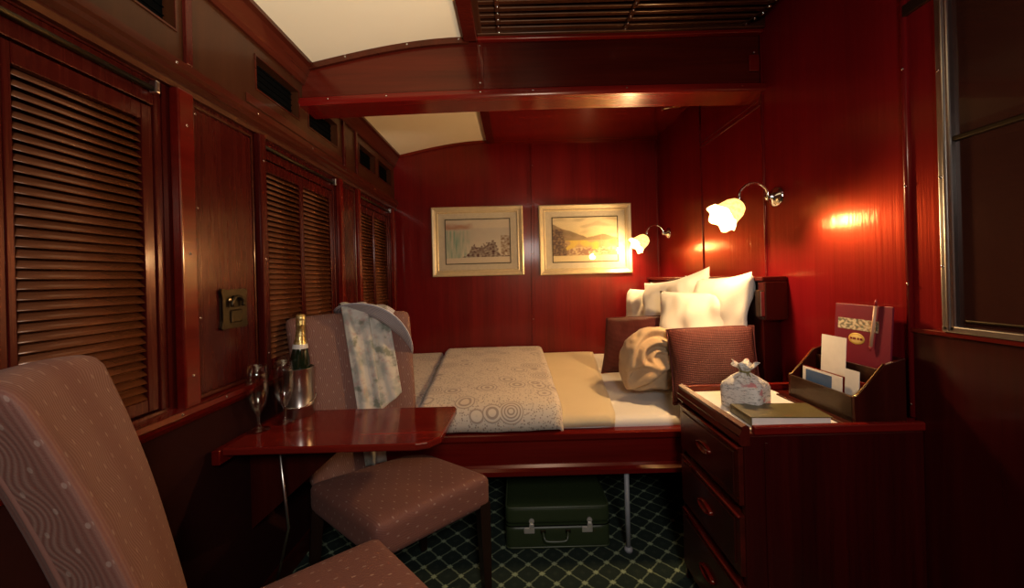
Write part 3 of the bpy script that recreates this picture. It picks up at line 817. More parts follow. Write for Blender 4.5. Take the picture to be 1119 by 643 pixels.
def picture(x0, x1, z0, z1, paint, lb, tilt=0):
    Y = BY
    p = thing('framed_picture', lb, 'picture', ((x0 + x1) / 2, Y - .012, (z0 + z1) / 2), 0, 'gilt framed prints on the far wall')
    fw_ = .052; prof = [(0, 0), (0, .024), (.008, .030), (.020, .026), (.036, .018), (.046, .020), (fw_, .012), (fw_, 0)]
    bm = B(); cs = [(x0, z0, 1, 1), (x1, z0, -1, 1), (x1, z1, -1, -1), (x0, z1, 1, -1)]; rows = []
    for cx_, cz_, sx, sz in cs: rows.append([bm.verts.new((cx_ + sx * a, Y - .002 - b, cz_ + sz * a)) for a, b in prof])
    for i in range(4):
        for k in range(len(prof) - 1):
            bm.faces.new((rows[i][k], rows[i][k + 1], rows[(i + 1) % 4][k + 1], rows[(i + 1) % 4][k]))
    obj('frame', bm, gold, p)
    a = fw_; bm = B(); box(bm, x0 + a - .004, x1 - a + .004, Y - .007, Y - .003, z0 + a - .004, z1 - a + .004); obj('mount', bm, plain('ivory_mount', (.76, .68, .50), .8), p)
    a = fw_ + .056; bm = B(); w2 = .008
    X0, X1, Z0, Z1 = x0 + a, x1 - a, z0 + a - .008, z1 - a + .008
    for q in ((X0, X1, Z1 - w2, Z1), (X0, X1, Z0, Z0 + w2), (X0, X0 + w2, Z0 + w2, Z1 - w2), (X1 - w2, X1, Z0 + w2, Z1 - w2)): box(bm, q[0], q[1], Y - .009, Y - .007, q[2], q[3])
    obj('mount_border', bm, plain('dark_border', (.07, .055, .03), .6), p)
    bm = B(); cl = bm.loops.layers.color.new('ink'); nu, nv = 120, 84
    X0 += w2; X1 -= w2; Z0 += w2; Z1 -= w2
    g = [[bm.verts.new((X0 + (X1 - X0) * i / nu, Y - .008, Z0 + (Z1 - Z0) * j / nv)) for j in range(nv + 1)] for i in range(nu + 1)]
    for i in range(nu):
        for j in range(nv):
            f = bm.faces.new((g[i][j], g[i + 1][j], g[i + 1][j + 1], g[i][j + 1]))
            for l, (a_, b_) in zip(f.loops, ((i, j), (i + 1, j), (i + 1, j + 1), (i, j + 1))):
                cc = [q * 1.35 for q in paint(a_ / nu, b_ / nv)]; l[cl] = (*[max(0, min(1, q)) ** (1 / 2.2) for q in cc], 1)
    obj('print', bm, M_ink, p)
    bm = B(); a = fw_ - .003; box(bm, x0 + a, x1 - a, Y - .0125, Y - .0105, z0 + a, z1 - a); obj('glass', bm, M_pglass, p)
picture(-.708, .062, 1.277, 1.860, falls, 'left gilt framed print of a pale green waterfall on the far wall')
picture(.196, .972, 1.268, 1.855, valley, 'right gilt framed print of a golden valley with hills beside the far lamp')

# ================================================================ reading lamps
def reading_lamp(y, z, lb, power):
    L = thing('reading_lamp', lb, 'wall lamp', (RX, y, z), 0, 'brass reading lamps on the right wall')
    bm = B(); mt = Matrix.Translation((RX, y, z)) @ Matrix.Rotation(-PI / 2, 4, 'Y')
    lathe(bm, [(.048, 0), (.048, .006), (.040, .014), (.030, .020), (.016, .034), (.014, .05), (0, .052)], mt, 28, True); obj('wall_plate', bm, chrome, L, True)
    bm = B(); rr = .062
    P = arc((RX - .045 - rr, y, z + .005), rr, -.25, PI + .45, 22, (1, -.12, 0), (0, 0, 1)); P = [Vector((RX - .03, y, z - .012))] + P
    tube(bm, P, .006, 12); obj('arm', bm, chrome, L, True)
    end = P[-1]; d = Vector((-.82, -.10, -.58)).normalized()
    M4 = Matrix.Translation(end) @ d.to_track_quat('Z', 'Y').to_matrix().to_4x4()
    bm = B(); lathe(bm, [(.008, -.012), (.020, -.006), (.026, .006), (.024, .018), (0, .018)], M4, 20, True); obj('shade_holder', bm, brass, L, True)
    bm = B(); n = 40; prof = [(.022, .010), (.040, .022), (.051, .045), (.055, .070), (.058, .090), (.065, .108), (.076, .122)]
    inner = [(r - .003, zz) for r, zz in prof[::-1]]
    rings = []
    for r, zz in prof + inner:
        fl = max(0, (zz - .08) / .042)
        rings.append([bm.verts.new(M4 @ Vector((r * (1 + .055 * fl * math.cos(6 * a)) * math.cos(a), r * (1 + .055 * fl * math.cos(6 * a)) * math.sin(a), zz + .008 * fl * math.cos(6 * a)))) for a in [2 * PI * k / n for k in range(n)]])
    for i in range(len(rings) - 1):
        for k in range(n): bm.faces.new((rings[i][k], rings[i][(k + 1) % n], rings[i + 1][(k + 1) % n], rings[i + 1][k]))
    obj('lamp_shade', bm, M_shade, L, True)
    bm = B(); lathe(bm, [(0, .02), (.010, .025), (.014, .04), (.021, .060), (.022, .074), (.014, .088), (0, .092)], M4, 20); obj('bulb', bm, M_bulb, L, True)
    lt = point('lamp_light_source', M4 @ Vector((0, 0, .140)), power, (1, .62, .29), .035)
    lt.parent = L; lt.location = lt.location - Vector((RX, y, z))
    return L
reading_lamp(1.69, 1.592, 'nearer swan-neck wall lamp with glowing scalloped glass shade', 32)
reading_lamp(2.90, 1.572, 'farther swan-neck wall lamp glowing beside the right picture', 17)

# small chrome latch near the ceiling in the far corner
cl_ = thing('ceiling_latch', 'small chrome latch hanging below the wood ceiling near the far corner', 'latch', (1.10, 2.45, 2.40))
bm = B(); box(bm, 1.00, 1.012, 2.45, 2.465, 2.345, 2.40, .003); obj('hanger', bm, chrome, cl_)
bm = B(); tube(bm, [(1.004, 2.457, 2.36), (1.13, 2.457, 2.372)], .005, 10); obj('rod', bm, chrome, cl_, True)
bm = B(); box(bm, 1.075, 1.125, 2.445, 2.475, 2.365, 2.40, .006); obj('catch', bm, brass, cl_)

# bronze plaque bottle opener on the left panel
pq = thing('bottle_opener_plaque', 'aged bronze bottle opener plate screwed to the left wall panel', 'bottle opener', (LX + .006, 1.30, 1.17))
bm = B(); xo = LX + .006
pts = [(1.238, 1.105), (1.245, 1.098), (1.27, 1.102), (1.33, 1.102), (1.352, 1.098), (1.360, 1.106), (1.352, 1.13), (1.352, 1.21), (1.360, 1.232), (1.352, 1.240), (1.33, 1.236), (1.27, 1.236), (1.245, 1.240), (1.238, 1.232), (1.246, 1.21), (1.246, 1.13)]
prism(bm, pts, 'X', xo, xo + .012, .002); obj('plate', bm, bronze, pq)
bm = B(); P = arc((xo + .022, 1.299, 1.185), .026, -.3, PI + .3, 16, (0, 1, 0), (0, 0, 1)); tube(bm, P, .006, 10); obj('opener_lip', bm, bronze, pq, True)
for yy in (1.272, 1.326):
    bm = B(); lathe(bm, [(.008, 0), (.008, .006), (0, .010)], Matrix.Translation((xo + .012, yy, 1.20)) @ Matrix.Rotation(PI / 2, 4, 'Y'), 14, True); obj('stud', bm, brass, pq, True)
bm = B(); box(bm, xo + .010, xo + .018, 1.275, 1.325, 1.12, 1.165, .004); obj('badge', bm, bronze, pq)

# ================================================================ suitcase
sx0, sx1, sy0, sy1, sh = -.085, .398, 1.675, 2.02, .205
sc = thing('suitcase', 'old olive green suitcase with two silver latches under the bed', 'suitcase', ((sx0 + sx1) / 2, (sy0 + sy1) / 2, 0))
cxm, cym = (sx0 + sx1) / 2, (sy0 + sy1) / 2
def sw_(z0): return lambda q: Vector((q.x + cxm, q.y + cym, q.z + z0))
bm = B(); rcube(bm, sx1 - sx0, sy1 - sy0, .112, (.03, .03, .018), 12, sw_(.056)); obj('body', bm, M_case, sc, True)
bm = B(); rcube(bm, sx1 - sx0, sy1 - sy0, .090, (.03, .03, .022), 12, sw_(.158)); obj('lid', bm, M_case, sc, True)
def rim(z, g=0, r=.004):
    P = []
    R_ = .03
    for cx_, cy_, a0 in ((sx1 - R_, sy1 - R_, 0), (sx0 + R_, sy1 - R_, PI / 2), (sx0 + R_, sy0 + R_, PI), (sx1 - R_, sy0 + R_, 3 * PI / 2)):
        P += arc((cx_, cy_, z), R_ + g, a0, a0 + PI / 2, 6, (1, 0, 0), (0, 1, 0))
    P.append(P[0]); bm = B(); tube(bm, P, r, 8); return bm
obj('piping', rim(.193, -.006, .005), M_casedark, sc, True); obj('piping', rim(.012, -.004, .005), M_casedark, sc, True); obj('seam', rim(.1125, .0005, .002), blackm, sc, True)
for x in (.025, .290):
    bm = B(); box(bm, x - .024, x + .024, sy0 - .005, sy0, .080, .108, .003); la = obj('latch', bm, M_latch, sc)
    bm = B(); box(bm, x + (.0), x + .022, sy0 - .010, sy0 - .005, .104, .128, .004); lathe(bm, [(.012, 0), (.012, .004), (0, .006)], Matrix.Translation((x + .011, sy0 - .002, .137)) @ Matrix.Rotation(PI / 2, 4, 'X'), 14, True); obj('hasp', bm, M_latch, la)
bm = B(); P = smooth_path([(.088, sy0 - .004, .085), (.092, sy0 - .018, .070), (.102, sy0 - .024, .058), (.145, sy0 - .026, .056), (.188, sy0 - .024, .058), (.198, sy0 - .018, .070), (.202, sy0 - .004, .085)], 6)
tube(bm, P, [.006 + .003 * math.sin(PI * i / (len(P) - 1)) for i in range(len(P))], 10); obj('handle', bm, M_case, sc, True)
for x in (.088, .202):
    bm = B(); box(bm, x - .012, x + .012, sy0 - .007, sy0, .078, .096, .003); obj('handle_mount', bm, bronze, sc)

# ================================================================ table and things on it
TZ = .72; TY0, TY1 = 1.19, 1.535
tb = thing('folding_table', 'glossy red mahogany flap table hinged on the left wall', 'table', (-.64, 1.36, 0))
bm = B(); prism(bm, [(LX + .045, TY0), (-.345, TY0), (-.305, TY0 + .012), (-.272, TY0 + .05), (-.262, TY1 - .03), (-.275, TY1), (LX + .045, TY1)], 'Z', TZ - .024, TZ, .005); obj('tabletop', bm, W_table, tb)
bm = B(); box(bm, LX + .018, LX + .045, TY0 - .01, TY1, TZ - .05, TZ - .003, .003); obj('wall_cleat', bm, W_red_y, tb)
bm = B(); tube(bm, [(-.82, TY0 + .05, TZ - .025), (-.80, TY0 + .055, .42), (-.86, TY0 + .07, .20), (LX + .02, TY0 + .08, .10)], .005, 8); obj('steel_stay', bm, steel, tb, True)
bm = B(); prism(bm, [(LX + .018, TZ - .05), (-.60, TZ - .026), (LX + .018, .35)], 'Y', 1.35, 1.37); obj('bracket', bm, W_dark, tb)
def flute(x, y, lb):
    g = thing('champagne_glass', lb, 'glass', (x, y, TZ), 0, 'champagne glasses on the table')
    bm = B()
    out = [(0, .0), (.033, 0), (.034, .0025), (.020, .006), (.008, .012), (.005, .022), (.005, .040), (.007, .052), (.012, .060), (.024, .078), (.031, .105), (.033, .135), (.031, .170), (.0285, .205)]
    inn = [(.0275, .205), (.0295, .170), (.0315, .135), (.0295, .105), (.022, .080), (.010, .064), (0, .060)]
    lathe(bm, [(r * 1.08, z * 1.15) for r, z in out + inn], Matrix.Translation((x, y, TZ)), 36)
    obj('goblet', bm, M_glass, g, True)
flute(-.957, 1.335, 'stemmed champagne glass nearer the table edge, leftmost on the table')
flute(-.905, 1.405, 'stemmed champagne glass just in front of the steel ice bucket')
bx_, by_ = -.890, 1.478
bk = thing('ice_bucket', 'brushed steel ice bucket with ring handle on the table', 'ice bucket', (bx_, by_, TZ))
bm = B(); lathe(bm, [(0, .002), (.047, 0), (.050, .004), (.050, .038), (.052, .041), (.052, .046), (.050, .049), (.052, .120), (.054, .186), (.057, .190), (.057, .194), (.052, .194), (.049, .120), (.047, .01), (0, .008)], Matrix.Translation((bx_, by_, TZ)), 48); obj('pail', bm, steel, bk, 'angle')
bm = B(); P = [Vector((bx_ + .057 * math.cos(a), by_ - .0 + .060 * math.sin(a), TZ + .18 - .135 * max(0, math.cos((a + PI / 2 - .3) * .52)) ** .6 )) for a in [(-PI / 2 + .3) + (-1.75 + 3.5 * i / 30) for i in range(31)]]
obj('ring_handle', (tube(bm, P, .0032, 8), bm)[1], chrome, bk, True)
bot = thing('champagne_bottle', 'dark champagne bottle with gold foil neck standing in the bucket', 'bottle', (bx_, by_, TZ + .01))
MB = Matrix.Translation((bx_ - .004, by_, TZ + .012)) @ Matrix.Rotation(math.radians(2.5), 4, 'Y') @ Matrix.Translation((0, 0, .055))
bm = B(); lathe(bm, [(0, 0), (.036, 0), (.038, .005), (.038, .12), (.036, .16), (.027, .20), (.019, .235), (.0155, .27), (.0145, .30), (.0145, .31), (0, .312)], MB, 32); obj('glass_body', bm, M_bottle, bot, True)
bm = B(); lathe(bm, [(.0285, .205), (.0245, .222), (.0195, .240), (.0165, .27), (.0155, .290), (.0175, .292), (.0175, .302), (.0165, .305), (.0175, .322), (.0170, .335), (.011, .341), (0, .342)], MB, 32); obj('foil', bm, M_foil, bot, True)
bm = B(); lathe(bm, [(.0286, .204), (.0262, .222)], MB, 32); obj('neck_label', bm, M_paper, bot, True)

# ================================================================ chairs
def quad_pt(Q, s, t): return (Q[0] * (1 - s) + Q[1] * s) * (1 - t) + (Q[3] * (1 - s) + Q[2] * s) * t
def armless_chair(lb, seat, back_b, back_t, zt, legs=(0, 1, 2, 3), bulge=.02, taper=0):
    """seat: rear-left, rear-right, front-right, front-left as seen facing the chair's front from the sitter's side (XY)."""
    seat = [Vector((*p, 0)) for p in seat]; c = sum(seat, Vector()) / 4
    ch = thing('upholstered_chair', lb, 'chair', (c.x, c.y, 0), 0, 'mauve upholstered chairs at the folding table')
    W_, D_ = (seat[1] - seat[0]).length, (seat[3] - seat[0]).length
    th_, top = .125, .475
    def warp(q):
        s = q.x / W_ + .5; t = q.y / D_ + .5
        p = quad_pt(seat, s, t)
        dome = .018 * (1 - (2 * s - 1) ** 2) * (1 - (2 * t - 1) ** 2) if q.z > 0 else 0
        return Vector((p.x, p.y, top - th_ / 2 + q.z + dome - .010 * (1 - t if q.z > 0 else 0)))
    bm = B(); rcube(bm, W_, D_, th_, (.025, .025, .032), 16, warp); obj('seat', bm, M_chair_s, ch, True)
    # backrest: front face spans back_b (two XY) .. back_t (two XY)
    zb = .40; b0, b1 = [Vector((*p, zb)) for p in back_b]; t0, t1 = [Vector((*p, zt)) for p in back_t]
    wv = (b1 - b0).normalized(); upv = ((t0 + t1) / 2 - (b0 + b1) / 2).normalized(); nb = wv.cross(upv).normalized()   # front normal candidate
    fr = ((seat[2] + seat[3]) / 2 - (seat[0] + seat[1]) / 2)
    if nb.dot(fr) < 0: nb = -nb
    Wb = (t1 - t0).length; Hb = (t0 - b0).length; T = .085
    def warpb(q):
        s = q.x / Wb + .5; t = q.z / Hb + .5
        k = (1 - (2 * s - 1) ** 2); s = .5 + (s - .5) * (1 - taper * (.5 - q.y / T))
        p = (b0 * (1 - s) + b1 * s) * (1 - t) + (t0 * (1 - s) + t1 * s) * t
        bow = -.020 * k
        p = p + nb * (q.y - T / 2 + bow + (bulge * k * math.sin(PI * min(1, max(0, t))) if q.y > 0 else 0))
        p += upv * (.014 * k * t) + nb * (-.030 * max(0, t - .55) ** 2 * 3)
        return p
    bm = B(); rcube(bm, Wb, T, Hb, (.026, .030, .034), 20, warpb, lambda q, ax: (q.x, q.z) if ax == 1 else ((q.y + .5, q.z) if ax == 0 else (q.x, q.y + .6)))
    obj('backrest', bm, M_chair, ch, True)
    # piping on the edge line of front face
    P = []
    for a, b in [(-1, -.97), (-1, -.5), (-1, 0), (-1, .5), (-1, .86), (-.93, .97), (-.6, 1), (0, 1), (.6, 1), (.93, .97), (1, .86), (1, .5), (1, 0), (1, -.5), (1, -.97)]:
        P.append(warpb(Vector((a * (Wb / 2 - .006), -T / 2 + .014, b * (Hb / 2 - .006)))))
    bm = B(); tube(bm, smooth_path(P, 5), .004, 6); obj('piping', bm, M_chair, ch, True)
    for k in legs:
        p = seat[k] * .90 + c * .10; outw = (seat[k] - c).normalized() * (.03 if k in (0, 1) else .008)
        bm = B(); A = Vector((p.x, p.y, .37)); F_ = Vector((p.x + outw.x, p.y + outw.y, 0)); rows = []
        ux = (seat[1] - seat[0]).normalized(); uy = Vector((-ux.y, ux.x, 0))
        for q_, h_ in ((A, .022), (A.lerp(F_, .5), .019), (F_, .014)):
            rows.append([bm.verts.new(q_ + ux * h_ * a + uy * h_ * b) for a, b in ((-1, -1), (1, -1), (1, 1), (-1, 1))])
        for i in range(2):
            for j in range(4): bm.faces.new((rows[i][j], rows[i][(j + 1) % 4], rows[i + 1][(j + 1) % 4], rows[i + 1][j]))
        bm.faces.new(rows[0]); bm.faces.new(rows[2][::-1]); obj('leg', bm, W_black, ch)
    return ch, (lambda s, t, off: warpb(Vector(((s - .5) * Wb, T / 2, (t - .5) * Hb))) + nb * off), nb, upv, wv, Hb, Wb, T
near = armless_chair('near mauve upholstered chair seen from the side, cut off by the left edge',
    [(-.795, .885), (-.50, .56), (-.125, .83), (-.45, 1.13)], [(-.775, .885), (-.515, .620)], [(-.822, .75), (-.632, .475)], 1.135, taper=.42)
far = armless_chair('far mauve upholstered chair behind the table with hat and scarf on its back',
    [(-.845, 1.44), (-.47, 1.70), (-.125, 1.45), (-.47, 1.155)], [(-.865, 1.495), (-.475, 1.72)], [(-.995, 1.555), (-.525, 1.80)], 1.105)
_, fp, nb, upv, wv, Hb, Wb, T = far
# scarf over the far chair back
def strip(s0, s1, s0b, s1b, zb_t, off, seed, cut=0):
    def f(u, v):
        # v 0..1: from hem in front, up, over the top, down behind a little
        s = (s0 + (s1 - s0) * u) * (v) + (s0b + (s1b - s0b) * u) * (1 - v)
        s = (s0b + (s1b - s0b) * u) if v < 0 else s
        Lf = 1 - zb_t; tot = Lf * Hb + T + .02 + .22; d = v * tot
        rip = .010 * math.sin(u * PI * 3 + v * 3 + seed) + .006 * nz((u * 4, v * 5, seed), 1)
        lo = zb_t + cut * u * (1 - v)
        if d < Lf * Hb: p = fp(s, lo + (1 - lo) * d / (Lf * Hb), off + max(-.004, rip) + .012 * 1)
        elif d < Lf * Hb + T + .03:
            k = (d - Lf * Hb) / (T + .03); a = k * PI
            p = fp(s, 1, 0) - nb * (T / 2) + nb * math.cos(a) * (T / 2 + off + .010) + upv * (.012 + off + .020 * math.sin(a)) + upv * rip * .4
        else:
            k = d - Lf * Hb - T - .03; p = fp(s, 1, 0) - nb * (T + .016 + off) - upv * k
        return p
    bm = B(); grid(bm, 22, 70, f, thick=.003); return bm
scf = thing('scarf', 'pale floral scarf draped over the back of the far chair', 'scarf', (-.78, 1.68, 1.1))
obj('under_fold', strip(.50, .76, .60, .86, .34, .0, 1, .12), M_scarf, scf, True)
obj('front_fold', strip(.40, .62, .47, .66, .06, .014, 4), M_scarf, scf, True)
# hat hung on the right-hand corner of that back
ht = thing('sun_hat', 'white striped wide-brimmed straw hat hung on the far chair corner', 'hat', (-.67, 1.79, 1.02))
ax_ = Vector((.38, .55, .72)).normalized(); vw = Vector((-.36, .93, -.10)).normalized()
hx = ax_.cross(vw).normalized(); hy = ax_.cross(hx).normalized()
MH = Matrix.Translation((-.690, 1.80, 1.025)) @ Matrix((hx, hy, ax_)).transposed().to_4x4()
def hatsurf(prof_, n=64, wav=.022):
    bm = B(); uvl = uvlayer(bm); rings = []; L = 0; Ls = []
    for i, (r, z) in enumerate(prof_):
        if i: L += math.hypot(r - prof_[i - 1][0], z - prof_[i - 1][1])
        Ls.append(L); k = max(0, (r - .11) / .10)
        rings.append([bm.verts.new(MH @ Vector((r * math.cos(a) * 1.06, r * math.sin(a), z - .036 * k * math.cos(2 * a) - .002 * k))) for a in [2 * PI * q / n for q in range(n)]])
    for i in range(len(rings) - 1):
        for q in range(n):
            f = bm.faces.new((rings[i][q], rings[i][(q + 1) % n], rings[i + 1][(q + 1) % n], rings[i + 1][q]))
            for l, c_ in zip(f.loops, ((q, i), (q + 1, i), (q + 1, i + 1), (q, i + 1))): l[uvl].uv = (c_[0] / n, Ls[c_[1]])
    return bm
cr = [(.001, .108), (.03, .107), (.052, .101), (.068, .088), (.078, .066), (.086, .030), (.094, .004)]
br = [(.094, .004), (.11, .002), (.135, .002), (.160, .000), (.185, -.002), (.200, -.004)]
def thickp(p, t): return p + [(r, z - t) for r, z in p[::-1]]
obj('crown', hatsurf(thickp(cr, .003)), M_hat, ht, True); obj('brim', hatsurf(thickp(br, .003)), M_hat, ht, True)

# ================================================================ bedside chest
cx0, cx1, cy0, cy1, cz = .665, 1.195, 1.095, 1.50, .765
cb = thing('bedside_chest', 'dark mahogany chest of three drawers beside the bed under the near lamp', 'chest of drawers', ((cx0 + cx1) / 2, (cy0 + cy1) / 2, 0))
bm = B(); box(bm, cx0 + .012, cx1, cy0 + .02, cy1, .03, cz - .012, .002); obj('carcass', bm, W_dark, cb)
bm = B(); box(bm, cx0, cx1 + .01, cy0, cy0 + .020, .0, cz - .006, .004); box(bm, cx0 + .06, cx0 + .075, cy0 - .004, cy0 + .001, .0, cz - .03, .001); obj('end_panel', bm, W_cab, cb)
bm = B(); box(bm, cx0, cx1, cy1, cy1 + .016, 0, cz - .006, .003); obj('end_panel', bm, W_cab, cb)
bm = B(); box(bm, cx0, cx1 + .01, cy0 + .002, cy1 + .014, cz - .012, cz, .003); obj('top', bm, W_cab_y, cb)
bm = B(); box(bm, cx0 + .03, cx1 + .012, cy0 - .006, cy0 + .014, cz - .004, cz + .022, .005); obj('edge_rail', bm, W_red_x, cb)
bm = B(); box(bm, cx0 + .01, cx1, cy1 - .008, cy1 + .014, cz - .002, cz + .026, .005); obj('edge_rail', bm, W_red_x, cb)
bm = B(); prism(bm, [(cx0 - .010, cz - .035), (cx0 - .018, cz - .025), (cx0 - .012, cz - .012), (cx0 - .016, cz - .004), (cx0 - .010, cz + .006), (cx0 - .006, cz + .012), (cx0 - .008, cz + .022), (cx0 + .006, cz + .028), (cx0 + .016, cz + .022), (cx0 + .016, cz - .035)], 'Y', cy0 - .004, cy1 + .016); obj('front_moulding', bm, W_cab_y, cb)
for z0, z1 in ((.545, .722), (.33, .515), (.07, .30)):
    bm = B(); box(bm, cx0 - .014, cx0 + .012, cy0 + .006, cy1 - .004, z0, z1, .003)
    d = obj('drawer', bm, W_cab_y, cb)
    bm = B(); box(bm, cx0 - .018, cx0 - .012, cy0 + .030, cy1 - .030, z0 + .022, z1 - .022, .003); obj('raised_field', bm, W_dark, d)
    bm = B(); tube(bm, [(cx0 - .016, cy0 + .006, z1 - .004), (cx0 - .016, cy1 - .004, z1 - .004)], .005, 8); obj('bead', bm, W_red_y, d, True)
    ym, zm = (cy0 + cy1) / 2, (z0 + z1) / 2
    bm = B(); lathe(bm, [(0, .002), (.7, .002), (.85, .010), (1, .012), (1.08, .006), (1.1, 0)], Matrix.Translation((cx0 - .018, ym, zm)) @ Matrix.Rotation(-PI / 2, 4, 'Y') @ Matrix.Diagonal((.016, .042, 1, 1)), 28); obj('pull', bm, W_red_y, d, True)
# things on the chest
CT = cz
bm = B(); box(bm, .70, 1.02, cy0 + .016, cy1 - .010, CT + .0005, CT + .003); tag(obj('table_mat', bm, M_paper), 'white paper mat lying on the bedside chest top', 'mat')
CT += .003
# tissue box cover: square fabric box gathered into a ruffled neck
tc = thing('tissue_box_cover', 'newsprint fabric tissue box cover tied with a bow on the chest', 'tissue box', (.812, 1.315, CT))
bm = B(); rot = Matrix.Translation((.812, 1.320, CT)) @ Matrix.Rotation(math.radians(38), 4, 'Z')
prof = [(.062, 0, 0), (.065, .004, 0), (.066, .035, 0), (.066, .072, .02), (.062, .084, .1), (.045, .100, .5), (.026, .113, .9), (.014, .121, 1), (.012, .126, 1), (.022, .136, 1), (.038, .152, 1), (.036, .152, 1), (.020, .137, 1), (.008, .125, 1)]
n = 64; rings = []
for r, z, k in prof:
    R2 = []
    for q in range(n):
        a = 2 * PI * q / n; c_, s_ = math.cos(a), math.sin(a); sqr = 1 / (abs(c_) ** 6 + abs(s_) ** 6) ** (1 / 6)
        rr = r * (sqr * (1 - k) + k) * (1 + .16 * k * math.sin(9 * a) + .10 * (k > .9) * (z > .13) * math.sin(4 * a))
        R2.append(bm.verts.new(rot @ Vector((rr * c_, rr * s_, z + .010 * (z > .14) * math.sin(4 * a + 1)))))
    rings.append(R2)
for i in range(len(rings) - 1):
    for q in range(n): bm.faces.new((rings[i][q], rings[i][(q + 1) % n], rings[i + 1][(q + 1) % n], rings[i + 1][q]))
bm.faces.new(rings[0][::-1]); obj('fabric_cover', bm, M_news, tc, True)
M_olive = plain('olive_cord', (.22, .19, .06), .7); M_btn = plain('dark_button', (.03, .025, .02), .4)
bm = B(); tp = Vector((.812, 1.320, CT + .124))
tube(bm, [tp + Vector((.016 * math.cos(a), .016 * math.sin(a), 0)) for a in [2 * PI * q / 24 for q in range(25)]], .003, 8)
tube(bm, smooth_path([tp + Vector((-.004, -.017, 0)), tp + Vector((-.010, -.034, -.022)), tp + Vector((-.016, -.056, -.052))], 6), .002, 6)
tube(bm, smooth_path([tp + Vector((.000, -.017, 0)), tp + Vector((.004, -.036, -.022)), tp + Vector((.006, -.066, -.052))], 6), .002, 6)
obj('cord', bm, M_olive, tc, True)
for dx, dy in ((-.017, -.058), (.007, -.070)):
    bm = B(); lathe(bm, [(0, 0), (.008, 0), (.009, .002), (.007, .005), (0, .005)], Matrix.Translation(tp + Vector((dx, dy + .004, -.056))) @ Matrix.Rotation(PI / 2, 4, 'X'), 16); obj('toggle', bm, M_btn, tc, True)
# book
bkq = [(.722, 1.262), (.716, 1.140), (.958, 1.122), (.975, 1.250)]
bo = thing('hardcover_book', 'olive green hardcover book lying flat on the chest before the tissue box', 'book', (.84, 1.19, CT))
def qp(q, ins, z0, z1):
    bm = B(); c = Vector((sum(p[0] for p in q) / 4, sum(p[1] for p in q) / 4)); pts = [tuple(Vector(p) + (c - Vector(p)).normalized() * ins) for p in q]
    prism(bm, pts, 'Z', z0, z1, .0008); return bm
obj('pages', qp(bkq, .006, CT + .002, CT + .026), M_paper, bo); obj('cover', qp(bkq, 0, CT + .026, CT + .029), M_book, bo); obj('cover', qp(bkq, 0, CT + .0002, CT + .0022), M_book, bo)
bm = B(); prism(bm, [(.722, 1.262), (.716, 1.140), (.7195, 1.140), (.7255, 1.262)], 'Z', CT + .002, CT + .027); obj('spine', bm, M_book, bo)
# stationery rack
X0r, X1r, Y0r, Y1r, Zr = 1.030, 1.190, 1.128, 1.405, CT - .0025
rkx = thing('stationery_rack', 'dark wood stationery rack with sloping sides at the wall end of the chest', 'letter rack', ((X0r + X1r) / 2, (Y0r + Y1r) / 2, Zr))
side = [(X0r, Zr), (X0r, Zr + .088), (X0r + .010, Zr + .090), (X0r + .095, Zr + .185), (X1r, Zr + .205), (X1r, Zr)]
for y in (Y0r, Y1r - .01):
    bm = B(); prism(bm, side, 'Y', y, y + .010, .0015); s_ = obj('side', bm, W_dark, rkx)
    bm = B(); tube(bm, [(X0r, y + .005, Zr + .090), (X0r + .012, y + .005, Zr + .092), (X0r + .096, y + .005, Zr + .187)], .0028, 8); obj('edge_strip', bm, brass, s_, True)
bm = B(); box(bm, X0r, X0r + .010, Y0r + .010, Y1r - .010, Zr, Zr + .088, .002); obj('front', bm, W_black, rkx)
bm = B(); box(bm, X0r + .05, X0r + .058, Y0r + .010, Y1r - .010, Zr + .01, Zr + .125, .002); obj('divider', bm, W_red_y, rkx)
bm = B(); box(bm, X0r + .10, X0r + .108, Y0r + .010, Y1r - .010, Zr + .01, Zr + .165, .002); obj('divider', bm, W_rack, rkx)
bm = B(); box(bm, X1r - .008, X1r, Y0r + .010, Y1r - .010, Zr, Zr + .205, .002); obj('back', bm, W_dark, rkx)
bm = B(); box(bm, X0r + .01, X1r - .008, Y0r + .010, Y1r - .010, Zr, Zr + .01); obj('bottom', bm, W_dark, rkx)
bm = B(); box(bm, X0r - .035, X0r - .001, Y0r, Y1r + .02, Zr, Zr + .009, .003); obj('base_lip', bm, W_dark, rkx)
def card(name, y0, y1, z0, z1, x, lean, mat, lb, cat, t=.0015):
    bm = B(); box(bm, 0, t, y0, y1, 0, z1 - z0); bm.transform(Matrix.Translation((x, 0, z0)) @ Matrix.Rotation(lean, 4, 'Y')); return tag(obj(name, bm, mat), lb, cat)
card('blank_card', 1.245, 1.345, Zr + .012, 1.015, X0r + .070, .06, M_paper, 'tall white card standing in the middle slot of the rack', 'card')
M_blue = plain('blue_print', (.06, .12, .24), .5)
p = card('postcard', 1.20, 1.365, Zr + .012, .895, X0r + .022, .04, M_paper, 'postcard with a blue picture in the front slot of the rack', 'postcard')
bm = B(); box(bm, -.0006, 0, 1.24, 1.35, .05, .110); bm.transform(Matrix.Translation((X0r + .022, 0, Zr + .012)) @ Matrix.Rotation(.04, 4, 'Y')); obj('blue_picture', bm, M_blue, p)
card('envelope', 1.150, 1.20, Zr + .012, .925, X0r + .030, .05, M_paper, 'narrow white envelope at the near end of the front slot', 'envelope')
fx, fz = X0r + .118, Zr + .012
fo = thing('information_folder', 'burgundy folder with gold oval badge standing in the rack', 'folder', (fx, 1.25, fz))
FM = Matrix.Translation((fx, 0, fz)) @ Matrix.Rotation(.07, 4, 'Y')
bm = B(); box(bm, 0, .006, 1.145, 1.350, 0, .350, .001); bm.transform(FM); obj('cover', bm, M_folder, fo)
